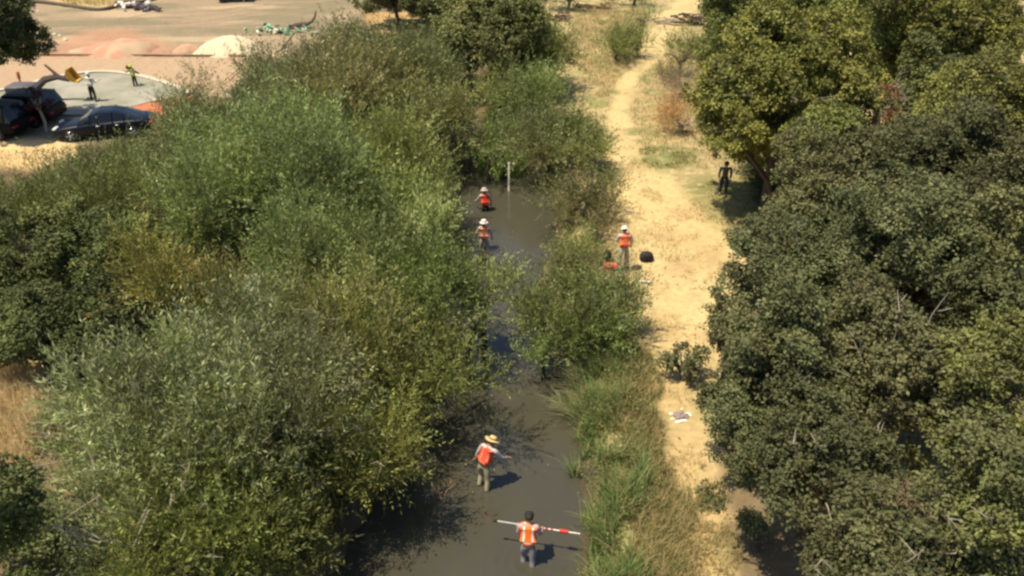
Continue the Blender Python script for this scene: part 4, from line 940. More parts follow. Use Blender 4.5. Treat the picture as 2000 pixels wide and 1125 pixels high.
# 3 - nearer of the distant waders
r3, i3 = person(wade(946, 487, .45), 4, 'person in white hat and orange vest wading upstream, nearer of the distant pair', H=1.80, lean=5, legs=(((-.10, .08, -1), (-.05, -.1, -1)), ((.10, -.05, -1), (.05, -.1, -1))),
    arms=(((-.45, .1, -1), (-.1, .35, -1)), ((.45, .1, -1), (.1, .35, -1))), shirt=M_LSHIRT, trousers=M_GREY, vest=M_SALMON, vest_tape=M_REFL, hat=('brim', M_HHAT))
# 4 - farther
r4, i4 = person(wade(948, 412, .66), 15, 'person in dark red vest wading farthest upstream near the white staff', H=1.78, lean=12, legs=(((-.08, .08, -1), (-.05, -.1, -1)), ((.08, -.05, -1), (.05, -.1, -1))),
    arms=(((-.5, .4, -1), (-.2, .8, -.6)), ((.4, .1, -1), (.1, .35, -1))), shirt=M_LSHIRT, trousers=M_BLACK, vest=M_RED, vest_tape=M_RED, hat=('brim', mat('grey_hat', (.5, .42, .40), .7)), skin=SKIND)
# 5 - person on the path
r5, i5 = person(gp(1216, 527), 8, 'person in orange vest and white hat standing on the sandy bank among bags', H=1.80, lean=8, headpitch=20, legs=(((-.09, .05, -1), (-.04, -.05, -1)), ((.09, .0, -1), (.04, -.05, -1))),
    arms=(((-.3, .3, -1), (.2, .9, -.3)), ((.42, .15, -1), (.1, .5, -1))), shirt=M_LSHIRT, trousers=M_GREY, vest=M_SALMON, vest_tape=M_HIVIS, hat=('brim', M_HHAT), belt=M_BELT)
# 6 - person in the shade
r6, i6 = person(gp(1411, 380), 170, 'person in black clothes standing at the edge of the oak shade', H=1.56, lean=4, shirt=mat('charcoal_shirt', (.075, .07, .08), .85), trousers=mat('slate_trousers', (.03, .03, .036), .85), hat=('cap', mat('grey_cap_cloth', (.06, .055, .055), .8)), skin=SKIN,
    arms=(((-.16, .1, -1), (.15, .7, -.7)), ((.16, .05, -1), (.0, .25, -1))))
r6.scale = (1.12, 1.12, .93)
# 7 - yard worker in white
r7, i7 = person(gp(184, 199), -15, 'person in white shirt and hard hat walking on the concrete slab', H=1.80, lean=5, legs=(((-.16, .15, -1), (-.10, .0, -1)), ((.20, -.05, -1), (.15, -.15, -1))),
    arms=(((-.5, .3, -1), (-.3, .6, -.2)), ((.45, .2, -1), (.3, .9, .2))), shirt=M_WHITE, trousers=M_BLACK, vest=M_WHITE, hat=('hard', M_HHAT))
# 8 - yellow vest
r8, i8 = person(gp(266, 172), 60, 'person in yellow-green vest on the slab, holding a dark instrument', H=1.45, lean=10, shirt=mat('olive_shirt', (.16, .15, .05), .8), trousers=mat('olive_trousers', (.07, .07, .03), .85), vest=M_YEL, hat=('hard', M_YEL),
    arms=(((-.4, .8, -.6), (-.1, 1, .2)), ((.4, .8, -.6), (.1, 1, .2))))
ip_ = wpt(r8, (i8['wr'][0] + i8['wr'][1]) / 2 + Vector((0, .1, 0)))
root = empty('instrument', ip_, 'dark tilted instrument held by the person in yellow-green vest', 'instrument')
b = MB(); qq = Quaternion((0, 1, 0), R(35)); b.box((.22, 0, .08), (.50, .16, .20), rot=qq, bev=.03); b.build('case', mat('olive_black', (.04, .04, .02), .6), root)
MB().tube([(.40, 0, -.05), (.72, 0, -.24)], [.07, .05], 8).build('lens', M_BLACK, root)

# white survey staff in the water
root = empty('survey_staff', at(994, 388, -.4), 'tall white staff standing upright in the creek', 'staff', rz=R(-48))
MB().box((0, 0, .9), (.10, .04, 1.9), bev=.008).build('staff', mat('staff_white', (.90, .87, .76), .5), root)
b = MB()
for k_ in range(9): b.box((.02, -.022, .55 + k_ * .13), (.03, .004, .03))
b.build('markings', mat('staff_marks', (.35, .33, .28), .6), root, smooth=False)

# ------------------------------------------------------------------ bags and gear around the person on the bank
M_BAG = mat('black_bag', (.022, .018, .016), .8, var=.3, bump=.3)
def bag(px, py, size, rz, label, name='backpack', tilt=0, mt=None):
    root = empty(name, gp(px, py), label, 'bag', rz=R(rz)); x, y, z = size; mt = mt or M_BAG
    b = MB(); n_ = 18; P = []; 
    for (zz, sc_) in ((0, .82), (.08, .98), (.35, 1.05), (.65, .98), (.88, .74), (.98, .4)):
        for j in range(n_):
            a = 2 * math.pi * j / n_; ca, sa = math.cos(a), math.sin(a)
            e = (abs(ca) ** 3 + abs(sa) ** 3) ** (-1 / 3); P.append((ca * e * x / 2 * sc_ * (1 + .05 * math.sin(3 * a + zz * 9)), sa * e * y / 2 * sc_ + tilt * zz * z, zz * z))
    F = [(i * n_ + j, i * n_ + (j + 1) % n_, (i + 1) * n_ + (j + 1) % n_, (i + 1) * n_ + j) for i in range(5) for j in range(n_)] + [tuple(range(n_))[::-1], tuple(5 * n_ + j for j in range(n_))]
    b.add(P, F); b.build('bag_body', mt, root)
    MB().box((0, -y * .52, z * .35), (x * .6, y * .18, z * .4), bev=.03).build('pocket', mt, root)
    for s_ in (-1, 1): MB().tube([(s_ * x * .2, y * .45, z * .85), (s_ * x * .25, y * .72, z * .6), (s_ * x * .25, y * .66, z * .25), (s_ * x * .2, y * .45, z * .1)], .016, 6).build('strap', M_BELT, root)
    MB().tube([(-.05, 0, z * .96), (-.03, 0, z * 1.08), (.03, 0, z * 1.08), (.05, 0, z * .96)], .010, 6).build('handle', M_BELT, root)
    return root
bag(1262, 508, (.52, .34, .36), 5, 'black backpack lying on the sand to the right of the person')
bag(1186, 508, (.30, .24, .42), -10, 'dark upright bag behind the red case, left of the person', 'bag')
root = empty('red_case', gp(1190, 524), 'long low red case on the ground left of the person', 'case', rz=R(-4))
MB().box((0, 0, .08), (.66, .24, .16), bev=.025).build('case_body', mat('red_plastic', (.60, .05, .03), .5), root)
MB().box((0, .01, .175), (.62, .18, .022), bev=.008).build('lid', mat('pale_red', (.62, .16, .11), .5), root)
MB().tube([(-.08, -.125, .08), (-.06, -.16, .08), (.06, -.16, .08), (.08, -.125, .08)], .010, 6).build('handle', M_BELT, root)
root = empty('white_tube', gp(1256, 552), 'white tube lying on the sand below the backpack', 'tube', rz=R(-6))
MB().tube([(-.25, 0, .05), (.25, 0, .05)], .042, 12).build('tube', mat('white_plastic', (.8, .74, .64), .5), root)
MB().tube([(.25, 0, .05), (.28, 0, .05)], .047, 12).build('cap', mat('grey_cap', (.3, .28, .25), .6), root)
MB().tube([(-.25, 0, .05), (-.33, .03, .12), (-.36, .04, .16)], .022, 8).build('spout', mat('cream_plastic', (.8, .7, .45), .5), root)
root = empty('yellow_pouch', gp(1237, 554), 'small yellow pouch beside the white tube', 'pouch')
MB().lathe([(.05, 0), (.10, .02), (.105, .07), (.07, .11), (.02, .12)], n=14, sy=.7).build('pouch', mat('yellow_cloth', (.75, .62, .14), .7, bump=.2), root)
root = empty('small_tripod', gp(1210, 534), 'low black tripod stand at the feet of the person on the bank', 'tripod')
for a in (90, 210, 330): MB().tube([(0, 0, .22), (.20 * math.cos(R(a)), .20 * math.sin(R(a)), .0)], [.016, .010], 6).build('leg', M_BLACK, root)
MB().lathe([(.03, .19), (.05, .21), (.05, .26), (.02, .28)], n=12).build('head', mat('pale_head', (.55, .52, .45), .5), root)
# litter by the path
M_PAPER = mat('white_paper', (.82, .76, .68), .8, var=.04); M_GREYC = mat('grey_cloth', (.25, .20, .19), .9, scale=20, var=.25, bump=.4)
def crumple(root, name, n_, rx, ry, h, mt, seed, flat=.0):
    rr = np.random.default_rng(seed); V = []; 
    for i in range(n_ + 1):
        for j in range(n_ + 1):
            u, v = i / n_ * 2 - 1, j / n_ * 2 - 1; e = max(0, 1 - (u * u + v * v) * .55)
            V.append((u * rx * (1 + rr.normal() * .08), v * ry * (1 + rr.normal() * .08), .012 + h * e * (.35 + .65 * rr.random())))
    F = [(i * (n_ + 1) + j, (i + 1) * (n_ + 1) + j, (i + 1) * (n_ + 1) + j + 1, i * (n_ + 1) + j + 1) for i in range(n_) for j in range(n_)]
    me = bpy.data.meshes.new(name); me.from_pydata(V, [], F); me.materials.append(mt); o = bpy.data.objects.new(name, me); link(o, root)
    so = o.modifiers.new('thick', 'SOLIDIFY'); so.thickness = .008
    return o
root = empty('grey_rag', gp(1330, 813), 'crumpled grey cloth on the footpath among white papers', 'rag'); crumple(root, 'cloth', 7, .20, .15, .14, M_GREYC, 3)
for (px, py, rx, ry, lb) in ((1311, 809, .06, .045, 'small white paper scrap upper left of the grey cloth'), (1313, 819, .06, .04, 'small white paper scrap lower left of the grey cloth'),
                             (1330, 823, .17, .045, 'long white paper strip in front of the grey cloth'), (1342, 810, .085, .085, 'white crumpled paper right of the grey cloth'), (1332, 800, .04, .03, 'tiny white scrap behind the grey cloth')):
    root = empty('paper_scrap', gp(px, py), lb, 'paper', 'white papers on the footpath', rz=.3); crumple(root, 'paper', 4, rx, ry, .05, M_PAPER, px)

# ------------------------------------------------------------------ cars
M_GLASS = mat('dark_glass', (.008, .011, .016), .15, var=.05, spec=.45)
M_TYRE = mat('tyre', (.02, .02, .02), .85); M_RIM = mat('rim_metal', (.55, .55, .56), .3, metal=.8); M_LAMP = mat('lamp_glass', (.65, .66, .68), .15); M_TAIL = mat('tail_lamp', (.35, .01, .01), .25)
def car(loc, rz, label, paint, L=4.75, Wd=1.86, belt=.92, roof=1.40, hood=.86, kind='sedan', name='parked_car'):
    """nose towards local +X"""
    root = empty(name, loc, label, 'car', rz=R(rz)); hl = L / 2; hw = Wd / 2
    # body: cross-sections along the length (x, half width, belt height, bottom)
    if kind == 'sedan': st = [(-hl, .80, .62, .42), (-hl + .06, .90, .82, .30), (-hl + .30, .96, .98, .24), (-hl + .9, 1, 1.0, .22), (-.6, 1, .96, .20), (.5, 1, .93, .20), (1.0, 1, hood + .02, .20), (hl - .55, .97, hood - .07, .22), (hl - .15, .90, hood - .20, .26), (hl, .78, .52, .34)]
    else: st = [(-hl, .88, .9, .45), (-hl + .08, .95, 1.05, .34), (-hl + .6, 1, 1.10, .30), (-.5, 1, 1.08, .28), (.6, 1, 1.08, .28), (1.1, 1, 1.06, .28), (hl - .4, .97, 1.02, .30), (hl - .06, .93, .90, .34), (hl, .86, .66, .42)]
    P = []; n_ = 14
    for (x, w, top, bot) in st:
        w *= hw; m_ = bot + (top - bot) * .55
        ring = [(-w * .86, bot), (-w * .98, bot + .08), (-w, m_), (-w * .975, top - .10), (-w * .90, top - .025), (-w * .55, top + .025), (0, top + .035)]
        ring = ring + [(-a, b_) for a, b_ in ring[-2::-1]]; ring = ring + []
        P += [(x, a, b_) for a, b_ in ring]
    k = 13; F = [(i * k + j, (i + 1) * k + j, (i + 1) * k + (j + 1) % k, i * k + (j + 1) % k) for i in range(len(st) - 1) for j in range(k)]
    F += [tuple(range(k)), tuple((len(st) - 1) * k + j for j in range(k))[::-1]]
    b = MB(); b.add(P, F); body = b.build('body', paint, root)
    sb_ = body.modifiers.new('sub', 'SUBSURF'); sb_.levels = 2; sb_.render_levels = 2
    # greenhouse
    if kind == 'sedan': gh = [(-hl + .75, belt + .05, belt + .07, .80), (-hl + 1.35, belt, roof - .13, .72), (-.55, belt, roof, .70), (.15, belt, roof, .70), (.55, belt, roof - .10, .71), (1.20, belt - .05, belt - .02, .80)]
    else: gh = [(-hl + .12, 1.05, 1.08, .86), (-hl + .45, 1.05, roof - .05, .80), (-.6, 1.05, roof, .79), (.2, 1.05, roof, .79), (.55, 1.05, roof - .05, .80), (1.15, 1.03, 1.08, .88)]
    P = []
    for (x, b0, t_, w) in gh:
        wb_ = hw * .93; w *= hw
        P += [(x, -wb_, b0 - .06), (x, -(wb_ + w) / 2, (b0 + t_) / 2), (x, -w, t_ - .02), (x, -w * .6, t_ + .02), (x, w * .6, t_ + .02), (x, w, t_ - .02), (x, (wb_ + w) / 2, (b0 + t_) / 2), (x, wb_, b0 - .06)]
    b = MB(); G = len(gh)
    for i in range(G - 1):
        for j in range(7):
            roofp = j in (2, 3, 4) and 1 <= i <= G - 3
            b.add([P[i * 8 + j], P[(i + 1) * 8 + j], P[(i + 1) * 8 + j + 1], P[i * 8 + j + 1]], [(0, 1, 2, 3)], 1 if roofp else 0)
    gl = b.build('windows', [M_GLASS, paint], root)
    for i in (1, 2, 3, 4):                                                       # pillars
        for s_ in (-1, 1):
            x, b0, t_, w = gh[i]; w *= hw; bb = hw * .93
            MB().tube([(x, s_ * (bb + .01), b0 - .03), (x, s_ * ((bb + w) / 2 + .012), (b0 + t_) / 2), (x, s_ * (w + .01), t_)], .028, 6).build('pillar', paint, root)
    for sx in (-1, 1):
        for s_ in (-1, 1):
            c = Vector((sx * (hl - .92) + (.05 if sx > 0 else .12), s_ * (hw - .08), .335)); qx = Quaternion((1, 0, 0), R(90) * -s_)
            wh = MB().lathe([(.22, -.11), (.315, -.11), (.338, -.08), (.338, .08), (.315, .11), (.22, .11)], c=c, rot=qx, n=28).build('wheel', M_TYRE, root)
            rm = MB(); rm.lathe([(.225, -.02), (.235, .10), (.222, .118), (.205, .10), (.20, .02)], c=c, rot=qx, n=24)
            for q_ in range(5):
                a = 2 * math.pi * q_ / 5; rm.tube([c + qx @ Vector((.03 * math.cos(a), .03 * math.sin(a), .10)), c + qx @ Vector((.215 * math.cos(a), .215 * math.sin(a), .105))], [.032, .024], 6)
            rm.lathe([(.05, .06), (.055, .10), (.03, .115)], c=c, rot=qx, n=12); rm.build('rim', M_RIM, wh)
            ar = MB().lathe([(.352, -.02), (.385, -.02), (.385, .098), (.352, .098)], c=c, rot=qx, n=28); ar.build('wheel_arch', M_BLACK, root)
    for s_ in (-1, 1):
        MB().box((hl - .16, s_ * hw * .66, .70 if kind == 'sedan' else .86), (.24, .36, .11), rot=Quaternion((0, 1, 0), R(18)) @ Quaternion((0, 0, 1), R(-s_ * 14)), bev=.03).build('headlight', M_LAMP, root)
        MB().box((-hl + .08, s_ * hw * .68, .76), (.16, .40, .12), bev=.03).build('tail_light', M_TAIL, root)
        MB().box((.72, s_ * (hw + .07), belt + .10), (.12, .20, .12), bev=.04).build('side_mirror', paint, root)
        for dx in (-.78, .18): MB().box((dx, s_ * (hw + .005), .78), (.18, .03, .03), bev=.01).build('door_handle', M_RIM, root)
        for dx in (-1.05, -.18, .82): MB().box((dx, s_ * (hw * .997), .62), (.010, .010, .55)).build('door_seam', M_BLACK, root)
    MB().box((hl - .02, 0, .46), (.06, 1.1, .16), bev=.02).build('grille', M_BLACK, root)
    MB().box((hl + .015, 0, .60), (.012, .34, .10), bev=.003).build('number_plate', M_WHITE, root)
    return root
M_NAVY = mat('navy_paint', (.003, .006, .016), .4, var=.08, spec=.2); M_CARBLK = mat('black_paint', (.005, .005, .006), .6, spec=.12)
M_NAVY.node_tree.nodes['Principled BSDF'].inputs['Coat Weight'].default_value = .15
pc = gp(212, 262); pc.z = max(ground(pc.x + .9, pc.y), ground(pc.x - .9, pc.y)) - .01
car(pc, 192, 'dark blue sedan parked at the yard edge, nose to the left', M_NAVY, L=4.95)
pc = gp(-22, 262); pc.z = ground(pc.x, pc.y)
car(pc, 172, 'black utility vehicle at the left edge in tree shade', M_CARBLK, L=4.7, Wd=1.95, belt=1.05, roof=1.78, hood=1.05, kind='suv', name='parked_suv')
pc = gp(55, 238); pc.z = ground(pc.x, pc.y)
car(pc, 176, 'dark maroon-brown van standing behind the black vehicle', mat('maroon_paint', (.018, .009, .008), .6, spec=.2), L=4.0, Wd=1.9, belt=1.05, roof=1.75, hood=1.1, kind='suv', name='parked_van')

# machine with boom and yellow bucket
M_YPAINT = mat('yellow_paint', (.62, .34, .05), .5, var=.2); M_DGREY = mat('dark_grey_steel', (.09, .08, .09), .6, var=.2)
mc = gp(62, 200); root = empty('boom_machine', mc, 'small machine with a bent grey boom ending in a yellow bucket', 'machine')
def rel(px, py, dz): 
    g_ = gp(px, py); d_ = mc.y
    v = (py - 562.5) / FPX; u = (px - 1000) / FPX
    dd = Vector((u, CT - v * ST, -ST - v * CT)); t_ = (d_ + dz) / dd.y
    return Vector((dd.x * t_, dd.y * t_, CAM_H + dd.z * t_)) - mc
B1, B2, B3, B4 = rel(62, 180, 0), rel(88, 155, .1), rel(112, 150, .2), rel(136, 156, .25)
MB().box((B1.x - .5, B1.y, .6), (1.5, 1.2, 1.0), bev=.08).build('chassis', M_DGREY, root)
for dx in (-.55, .45):
    for s_ in (-1, 1): MB().lathe([(.1, -.12), (.34, -.12), (.38, -.08), (.38, .08), (.34, .12), (.1, .12)], c=(B1.x - .5 + dx, B1.y + s_ * .65, .38), rot=Quaternion((1, 0, 0), R(90)), n=20).build('wheel', M_TYRE, root)
bm = MB(); bm.tube([B1 + Vector((-.25, 0, -.25)), B1, B2, B3, B4], [.24, .24, .22, .17, .13], 6); bm.build('boom', mat('grey_boom', (.075, .06, .065), .7), root)
MB().tube([B1 + Vector((.1, -.12, .05)), B2 + Vector((0, -.12, -.12))], .05, 8).build('hydraulic_ram', M_RIM, root)
MB().tube([rel(87, 126, .2), rel(113, 148, .2)], [.055, .11], 6).build('lever_arm', mat('brown_steel', (.16, .09, .07), .7), root)
Bc = rel(143, 146, .2)
b = MB()
prof = [(-.16, .40), (-.30, .12), (-.24, -.16), (.0, -.32), (.30, -.34)]
for s_ in (-1, 1): b.add([Bc + Vector((x, s_ * .34, z)) for x, z in prof] + [Bc + Vector((x, s_ * .37, z)) for x, z in prof], [tuple(range(5)), tuple(range(9, 4, -1))] + [(i, i + 1, i + 6, i + 5) for i in range(4)] + [(4, 0, 5, 9)])
for i in range(4):
    (x0, z0), (x1, z1) = prof[i], prof[i + 1]; c_ = Bc + Vector(((x0 + x1) / 2, 0, (z0 + z1) / 2)); b.box(c_, (math.hypot(x1 - x0, z1 - z0), .68, .035), rot=Quaternion((0, 1, 0), -math.atan2(z1 - z0, x1 - x0)))
bk = b.build('bucket', M_YPAINT, root, smooth=False)
for k_ in range(5): MB().box(Bc + Vector((.34, -.28 + k_ * .14, -.35)), (.16, .06, .04), rot=Quaternion((0, 1, 0), R(-20))).build('bucket_tooth', M_DGREY, bk)
# marker post
root = empty('marker_post', gp(45, 178), 'rust-orange post standing near the machine at the left edge', 'post')
MB().tube([(0, 0, -.1), (0, 0, 1.15)], .05, 8).build('post', mat('brown_post', (.16, .08, .05), .8), root)
MB().lathe([(.07, .75), (.10, .8), (.10, 1.15), (.06, 1.22)], n=12).build('sleeve', mat('rust_orange', (.55, .20, .07), .7), root)

# ------------------------------------------------------------------ yard: slab, kerbs, piles, litter
def slab_poly(name, pts, h, matl, label, base=.3, kind='structure'):
    P = [gp(a, b_) for a, b_ in pts]; z = max(p.z for p in P); k = len(P)
    V = [(p.x, p.y, z + h) for p in P] + [(p.x, p.y, z - base) for p in P]
    b = MB(); b.add(V, [tuple(range(k))] + [(i, k + i, k + (i + 1) % k, (i + 1) % k) for i in range(k)]); o = b.build(name, matl, smooth=False)
    return tag(o, label, kind=kind), z + h
CONC = [(-60, 232), (-60, 190), (40, 172), (95, 156), (150, 147), (200, 143), (250, 147), (300, 158), (345, 173), (362, 182), (335, 191), (295, 199), (262, 208), (235, 216), (180, 228), (110, 226), (40, 232)]
m, t, b = new_mat('concrete'); tc = t.nodes.new('ShaderNodeTexCoord'); nz = t.nodes.new('ShaderNodeTexNoise'); nz.inputs['Scale'].default_value = .6; nz.inputs['Detail'].default_value = 8
t.links.new(tc.outputs['Object'], nz.inputs['Vector']); cr = t.nodes.new('ShaderNodeValToRGB'); cr.color_ramp.elements[0].position = .38; cr.color_ramp.elements[0].color = (.21, .205, .15, 1); cr.color_ramp.elements[1].position = .64; cr.color_ramp.elements[1].color = (.31, .29, .24, 1)
t.links.new(nz.outputs[0], cr.inputs[0]); t.links.new(cr.outputs[0], b.inputs['Base Color']); b.inputs['Roughness'].default_value = .85
o, zs = slab_poly('concrete_pad', CONC, .03, m, 'pale grey concrete pad in the work yard')
kb = MB(); pts = [at(a, b_, zs) for a, b_ in [(-60, 188), (40, 170), (95, 154), (150, 145), (200, 141), (250, 145), (300, 156), (345, 171), (364, 182), (335, 191), (300, 198)]]
def ribbon(mb, pts, w, h, zb=None):
    k = len(pts); V = []
    for i, p in enumerate(pts):
        d = (pts[min(i + 1, k - 1)] - pts[max(i - 1, 0)]); d.z = 0; d.normalize(); nrm = Vector((-d.y, d.x, 0)) * w / 2
        z0 = p.z - .3; z1 = p.z + h
        V += [(p + nrm).to_tuple()[:2] + (z0,), (p + nrm).to_tuple()[:2] + (z1,), (p - nrm).to_tuple()[:2] + (z1,), (p - nrm).to_tuple()[:2] + (z0,)]
    F = [(i * 4 + j, i * 4 + (j + 1) % 4, i * 4 + 4 + (j + 1) % 4, i * 4 + 4 + j) for i in range(k - 1) for j in range(4)] + [(0, 1, 2, 3), tuple((k - 1) * 4 + j for j in (3, 2, 1, 0))]
    mb.add(V, F)
def smooth_pts(P, n_=6):
    out = []
    for i in range(len(P) - 1):
        p0, p1, p2, p3 = P[max(i - 1, 0)], P[i], P[i + 1], P[min(i + 2, len(P) - 1)]
        for j in range(n_):
            t_ = j / n_; out.append(.5 * ((2 * p1) + (p2 - p0) * t_ + (2 * p0 - 5 * p1 + 4 * p2 - p3) * t_ ** 2 + (3 * p1 - p0 - 3 * p2 + p3) * t_ ** 3))
    return out + [P[-1]]
ribbon(kb, smooth_pts(pts), .36, .10); tag(kb.build('kerb', mat('pale_kerb', (.48, .43, .33), .85), smooth=False), 'pale curved kerb round the concrete pad', kind='structure')
kb = MB(); kp = [gp(a, 108.5 + (a - 20) * .006) for a in range(-60, 500, 20)]
zmx = [p.z for p in kp]; ribbon(kb, kp, .14, .16); tag(kb.build('kerb', mat('brown_kerb', (.30, .22, .15), .9), smooth=False), 'long low brown kerb across the yard', kind='structure')
def mound(name, px, py, rx, ry, h, cols, label, cat, seed, skew=0):
    c = gp(px, py); n_ = 46; rr = np.random.default_rng(seed); V = []; F = []
    for i in range(n_ + 1):
        for j in range(n_ + 1):
            u, v = (i / n_ * 2 - 1) * 1.15, (j / n_ * 2 - 1) * 1.15
            r_ = math.hypot(u + skew * (1 - u * u) * .3, v); th = math.atan2(v, u)
            e = 1 + .10 * math.sin(3 * th + seed) + .05 * math.sin(7 * th + seed * 2)
            t_ = max(0, 1 - r_ / e); z = h * (1 - (1 - min(t_ * 1.5, 1)) ** 1.6) * (.82 + .18 * float(vnoise(np.array(u * 3 + seed), np.array(v * 3))))
            x_, y_ = c.x + u * rx, c.y + v * ry; V.append((u * rx, v * ry, ground(x_, y_) - c.z + z - (.06 if t_ <= 0 else 0) + float(vnoise(np.array(u * 14.), np.array(v * 14.))) * .04 * (t_ > 0)))
    F = [(i * (n_ + 1) + j, (i + 1) * (n_ + 1) + j, (i + 1) * (n_ + 1) + j + 1, i * (n_ + 1) + j + 1) for i in range(n_) for j in range(n_)]
    b = MB(); b.add(V, F); o = b.build(name, cols); o.location = c; return tag(o, label, cat)
mound('gravel_pile', 448, 96, 2.3, 2.4, .88, mat('cream_gravel', (.60, .49, .33), .95, scale=9, var=.22, bump=1.0), 'cream gravel pile behind the long kerb', 'pile', 3)
m, t, b = new_mat('salmon_soil'); tc = t.nodes.new('ShaderNodeTexCoord'); nz = t.nodes.new('ShaderNodeTexNoise'); nz.inputs['Scale'].default_value = .8; t.links.new(tc.outputs['Object'], nz.inputs['Vector'])
cr = t.nodes.new('ShaderNodeValToRGB'); cr.color_ramp.elements[0].position = .42; cr.color_ramp.elements[0].color = (.42, .215, .14, 1); cr.color_ramp.elements[1].position = .58; cr.color_ramp.elements[1].color = (.40, .29, .185, 1)
t.links.new(nz.outputs[0], cr.inputs[0]); t.links.new(cr.outputs[0], b.inputs['Base Color']); b.inputs['Roughness'].default_value = .95
mound('soil_pile', 228, 99, 2.9, 2.2, .66, m, 'salmon-pink soil pile behind the long kerb', 'pile', 5, skew=-.6)
mound('soil_pile', 365, 97, 1.0, 1.2, .35, mat('brown_soil', (.40, .25, .16), .95, bump=.4), 'small brown soil pile beside the cream gravel', 'pile', 8)
for px, py, h, lb in ((72, 108, .22, 'short white stake left of a taller one, by the long kerb'), (78, 107, .45, 'taller of two white stakes by the long kerb')):
    root = empty('stake', gp(px, py), lb, 'stake'); b = MB(); b.box((0, 0, h / 2), (.09, .09, h), bev=.015); b.tube([(0, 0, h - .01), (0, 0, h + .05)], [.045, .01], 4); b.build('stake', M_PAPER, root)
p0, p1 = gp(428, 168), gp(468, 138)
root = empty('timber_pole', p0, 'pale timber pole lying slanted behind the ragged bush', 'pole'); d = p1 - p0
MB().tube([Vector((0, 0, .1)), d * .5 + Vector((0, 0, .16)), d + Vector((0, 0, .2))], .05, 8).build('pole', mat('pale_timber', (.62, .46, .22), .8), root)
# black sediment tube and golden bank at the top
hs_ = MB(); hp = [gp(a, b_) + Vector((0, 0, .1)) for a, b_ in [(40, 5), (80, 6), (120, 11), (160, 17), (195, 21), (225, 15), (245, 6), (280, 5), (320, -5)]]
hs_.tube(smooth_pts(hp), .17, 8); tag(hs_.build('sediment_tube', mat('dark_mesh_tube', (.10, .075, .06), .9)), 'long dark tube curving along the golden bank at the top', 'tube')
# debris
def heap(nm, px, py, k, rx, ry, sz, mats, label, cat, hh=.3, partname='piece'):
    c = gp(px, py); root = empty(nm, c, label, cat); bs = [MB() for _ in mats]
    for i in range(k):
        x_, y_ = rng.normal() * rx * .5, rng.normal() * ry * .5; s_ = sz * random.uniform(.5, 1.3)
        qv = Quaternion(Vector(rng.normal(size=3)).normalized(), random.uniform(0, 3))
        random.choice(bs).box((x_, y_, random.uniform(.05, hh)), (s_ * random.uniform(.5, 1.5), s_, s_ * random.uniform(.1, .5)), rot=qv, bev=.02)
    for b_, m_ in zip(bs, mats):
        if b_.v: b_.build(partname, m_, root)
    return root
heap('debris_heap', 552, 62, 46, 2.3, 1.6, .34, [mat('mint_sheet', (.30, .55, .35), .7), mat('pale_sheet', (.70, .70, .55), .7), mat('dark_green_sheet', (.06, .14, .08), .7)], 'heap of mint-green and white scraps in the yard', 'debris', .25)
root = empty('fallen_branch', gp(588, 56), 'blackened bough curling up beside the mint-green scraps', 'branch'); b = MB()
b.tube([(-.9, -.1, .15), (-.3, 0, .28), (.4, .05, .34), (.95, .1, .55), (1.25, .15, 1.0), (1.32, .15, 1.4)], [.10, .20, .17, .10, .08, .03], 8); b.tube([(-.2, -.1, .2), (-.8, -.5, .1), (-1.4, -.8, .08)], [.12, .08, .03], 6); b.build('branch', M_DARKWOOD, root)
b = MB(); cp = [gp(a, b_) + Vector((0, 0, .05)) for a, b_ in [(575, 65), (565, 78), (553, 92), (548, 99), (540, 102)]]; b.tube(smooth_pts(cp), .055, 6)
tag(b.build('hose', mat('dark_hose', (.14, .11, .07), .8)), 'thin dark hose snaking down from the blackened bough', 'hose')
heap('junk_heap', 262, 14, 26, 1.6, 1.4, .45, [mat('grey_junk', (.35, .33, .31), .8), M_PAPER, M_DGREY], 'heap of grey and white junk by the golden bank', 'debris', .35)
heap('junk_heap', 290, 20, 26, 1.6, 1.0, .40, [mat('plum_sheet', (.10, .06, .07), .8), M_DGREY], 'low plum-dark pile right of the grey junk', 'debris', .22)
P_ = scatter(W([(1240, 300), (1370, 330), (1500, 480), (1450, 650), (1400, 760), (1390, 900), (1440, 1200), (1330, 1200), (1290, 900), (1240, 700), (1200, 560), (1230, 420)]), 380, 0, patch(.8, .5, .08))
k_ = len(P_); per_ = 6; C_ = []; D_ = rdir(k_ * per_); pos_ = np.repeat(P_ + np.array((0, 0, .01)), per_, 0) + rng.normal(size=(k_ * per_, 3)) * np.array((.05, .05, .01)); D_[:, 2] *= .3
L2 = rng.uniform(.03, .09, k_ * per_); V_ = leaf_geo(pos_, D_, unit(rng.normal(size=D_.shape) * .3 + np.array((0, 0, 1))), L2, L2 * .5)
tag(np_mesh('fallen_leaves', V_, np.arange(len(V_)).reshape(-1, 4), [M_GRASS], [('leafcol', 'FACE', palette([(.30, .20, .10), (.20, .13, .07), (.42, .32, .18)], k_ * per_, .2))], smooth=False), 'fallen leaves and chips littering the sandy path', kind='stuff')
P_ = scatter(W([(830, 700), (900, 480), (925, 350), (1070, 350), (1080, 480), (1040, 650), (1130, 760), (1140, 900), (1120, 1130), (740, 1130), (820, 900)], 0), 130, 0, lambda x, y: sstep(.5, .62, fbm(x * .9, y * .9, 3)) + .05)
P_[:, 2] = .006; D_ = rdir(len(P_)); D_[:, 2] = 0; L2 = rng.uniform(.03, .09, len(P_)); V_ = leaf_geo(P_, D_, np.tile((0, 0, 1.), (len(P_), 1)), L2, L2 * .4, .05)
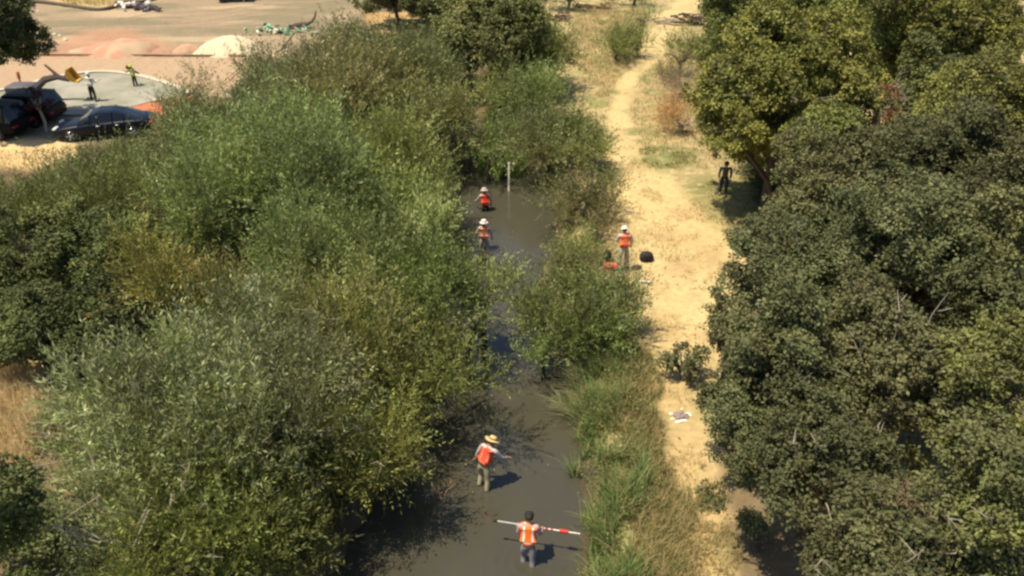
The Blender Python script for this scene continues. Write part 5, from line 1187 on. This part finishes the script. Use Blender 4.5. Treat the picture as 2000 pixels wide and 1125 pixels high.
tag(np_mesh('floating_leaves', V_, np.arange(len(V_)).reshape(-1, 4), [M_GRASS], [('leafcol', 'FACE', palette([(.30, .28, .12), (.20, .17, .07), (.36, .30, .16)], len(P_), .2))], smooth=False), 'fallen leaves floating on the creek', kind='stuff')
grass('golden_bank_grass', [(120, 6), (170, 14), (225, 14), (320, -4), (320, -50), (60, -50)], 5000, (.2, .6), [(.50, .38, .16), (.42, .32, .13), (.58, .46, .24), (.34, .30, .12)], 'golden dry grass on the bank at the top edge', wid=.05)
# stones scattered in the yard
for k_, (px, py) in enumerate([(62, 20), (75, 23), (96, 63), (107, 68), (117, 71), (128, 79), (75, 68), (232, 10)]):
    c = gp(px, py); b = MB(); V = []
    s_ = random.uniform(.09, .17); b.lathe([(.3 * s_, -.2 * s_), (s_, 0), (s_ * 1.05, .35 * s_), (s_ * .7, .8 * s_), (s_ * .2, s_)], n=7, sx=random.uniform(.9, 1.6)); o = b.build('stone', mat('pale_stone', (.62, .54, .38), .9) if k_ == 0 else bpy.data.materials['pale_stone'], smooth=False)
    o.location = c; o.rotation_euler = (0, 0, k_); tag(o, 'pale stone lying loose on the graded yard earth', 'stone', 'pale stones in the yard')
# trailer at the top edge
tc_ = gp(452, 5); root = empty('trailer', tc_, 'dark brown trailer cut off by the top edge', 'trailer')
MB().box((0, .9, .95), (2.9, 2.0, .9), bev=.05, taper=1.04).build('box', mat('brown_trailer', (.085, .05, .04), .7), root)
MB().box((0, .9, 1.43), (3.1, 2.1, .07), bev=.02).build('rim', mat('trailer_rim', (.35, .27, .2), .7), root)
for dx in (-.75, .75):
    for s_ in (-1, 1): MB().lathe([(.1, -.1), (.32, -.1), (.35, -.06), (.35, .06), (.32, .1), (.1, .1)], c=(dx, .9 + s_ * .98, .35), rot=Quaternion((1, 0, 0), R(90)), n=18).build('wheel', M_TYRE, root)
MB().tube([(1.2, -.12, .95), (1.2, -.14, -.0)], .05, 6).build('prop_stand', M_PALEBARK, root)
MB().tube([(1.45, .6, .55), (2.3, .9, .5)], .05, 6).build('tow_bar', M_DGREY, root)
print('LEAVES', NLEAF, 'objects', len(bpy.data.objects))
